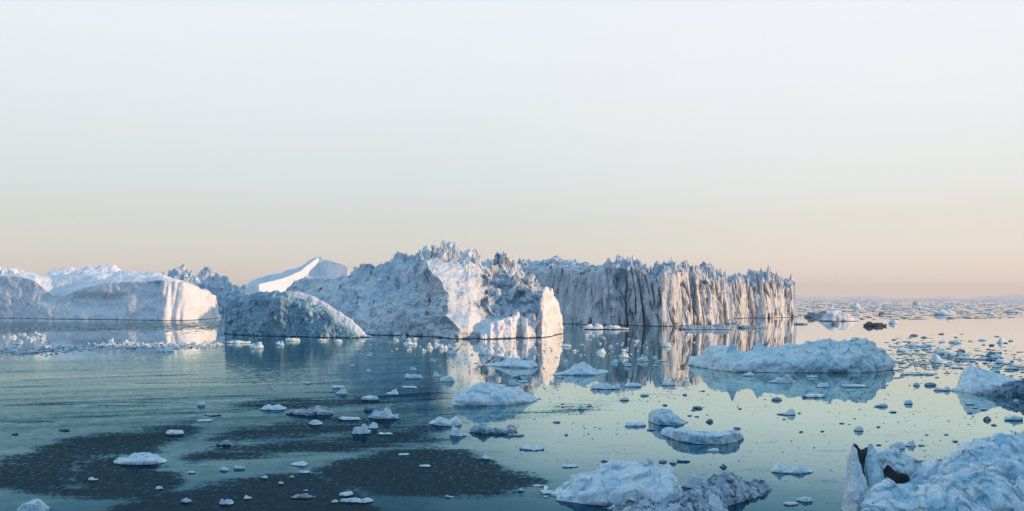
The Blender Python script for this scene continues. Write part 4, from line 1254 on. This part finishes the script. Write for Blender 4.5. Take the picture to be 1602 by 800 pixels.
# ------------------------------------------------------------------ brash: what nobody could count
def brash(name, n, fn, m, seed):
    rs = np.random.RandomState(seed)
    a = np.arange(6) * np.pi / 3
    tv = np.concatenate([np.stack([.9 * np.cos(a), .9 * np.sin(a), 0 * a - .25], 1), np.stack([np.cos(a), np.sin(a), 0 * a + .35], 1),
                         np.stack([.5 * np.cos(a), .5 * np.sin(a), 0 * a + .95], 1)])
    tf = []
    for k in (0, 6):
        for i in range(6):
            j = (i + 1) % 6
            tf.append((k + i, k + j, k + 6 + j, k + 6 + i))
    tf += [(12, 13, 14, 15), (12, 15, 16, 17)]
    tf = np.array(tf)
    px, py, w, asp = fn(rs, n)
    y = dist(py)
    x = (px - 801) / F * y
    W = w * y / F / 2
    V = tv[None] * (1 + .35 * rs.randn(n, 18, 3) * np.array([1, 1, .6]))
    V = V * np.stack([W, W * .6, W * 2 * asp], 1)[:, None, :] + np.stack([x, y, 0 * x], 1)[:, None, :]
    Fq = (tf[None] + (np.arange(n) * 18)[:, None, None]).reshape(-1, 4)
    c = (float(x.mean()), float(y.mean()), 0.0)
    return tag(mesh(name, V, Fq, m, None, c, False), kind="stuff")


def pth(rs, n, path):
    P = np.array(path, float)
    t = rs.rand(n) * (len(P) - 1.001)
    i = t.astype(int)
    return P[i] + (P[i + 1] - P[i]) * (t - i)[:, None]


def f1(rs, n):
    q = pth(rs, n, [(-60, 550), (40, 551), (100, 547), (150, 542), (200, 541), (260, 542), (350, 540)])
    return q[:, 0], q[:, 1] + rs.randn(n) * 2.6, 1.4 + 4.5 * rs.rand(n) ** 2, .14 + .3 * rs.rand(n)
tag(brash("brash_ice", 600, f1, M['dirty'], 21), "dirtier grey bits of the pinkish brash band before the long pale iceberg", "brash ice")
tag(brash("brash_ice", 1100, f1, M['floe'], 1), "band of pinkish brash ice before the long pale iceberg", "brash ice")
def f1b(rs, n):
    q = pth(rs, n, [(-60, 516), (150, 514), (270, 512), (345, 511)])
    return q[:, 0], q[:, 1] + rs.randn(n) * 4, 3 + 8 * rs.rand(n) ** 2, .02 + .05 * rs.rand(n)
tag(brash("brash_ice", 900, f1b, M['dark'], 2), "dark brash ice at the foot of the long pale iceberg", "brash ice")
def f2(rs, n):
    px = 1245 + 420 * rs.rand(n)
    py = 470.5 + 31 * rs.rand(n) ** 1.6 - (px - 1245) * .008
    return px, py, 2 + 12 * rs.rand(n) ** 3, .02 + .08 * rs.rand(n) ** 2
tag(brash("pack_ice", 2600, f2, M['snow'], 3), "far ice field reaching to the horizon at right", "pack ice")
def f2b(rs, n):
    px = 1245 + 420 * rs.rand(n)
    py = 476 + 20 * rs.rand(n) + 2 * np.sin(px * .05)
    return px, py, 2 + 10 * rs.rand(n) ** 3, .03 + .09 * rs.rand(n)
tag(brash("pack_ice", 700, f2b, M['blue'], 4), "shaded blue-grey ridges of the far ice field at right", "pack ice")
def f3(rs, n):
    q = pth(rs, n, [(1395, 562), (1450, 560), (1520, 566), (1640, 576)])
    return q[:, 0] + rs.randn(n) * 12, q[:, 1] + rs.randn(n) * 14, 2 + 9 * rs.rand(n) ** 2, .04 + .12 * rs.rand(n)
tag(brash("brash_ice", 900, f3, M['blue'], 5), "blue-grey brash ice between the long iceberg and the right edge", "brash ice")
def f4(rs, n):
    px = 820 + 830 * rs.rand(n)
    py = 585 + 150 * rs.rand(n) ** 1.3 + 10 * np.sin(px * .02)
    return px, py, 1.2 + 2.6 * rs.rand(n) ** 2, .12 + .15 * rs.rand(n)
tag(brash("ice_crumbs", 650, f4, M['dark'], 6), "fine dark ice crumbs on the calm right water", "ice crumbs")
def f5(rs, n):
    px = 560 + 540 * rs.rand(n)
    py = 531 + 48 * rs.rand(n) ** 1.2
    return px, py, 1.2 + 3 * rs.rand(n) ** 2, .2 + .25 * rs.rand(n)
tag(brash("ice_crumbs", 420, f5, M['floe'], 7), "fine pale ice crumbs in the reflections of the icebergs", "ice crumbs")
def f6(rs, n):
    px = 0 + 820 * rs.rand(n)
    py = 660 + 140 * rs.rand(n)
    return px, py, 1.0 + 2.2 * rs.rand(n) ** 2, .1 + .15 * rs.rand(n)
tag(brash("ice_crumbs", 300, f6, M['dark'], 8), "fine dark ice crumbs on the dark left water", "ice crumbs")
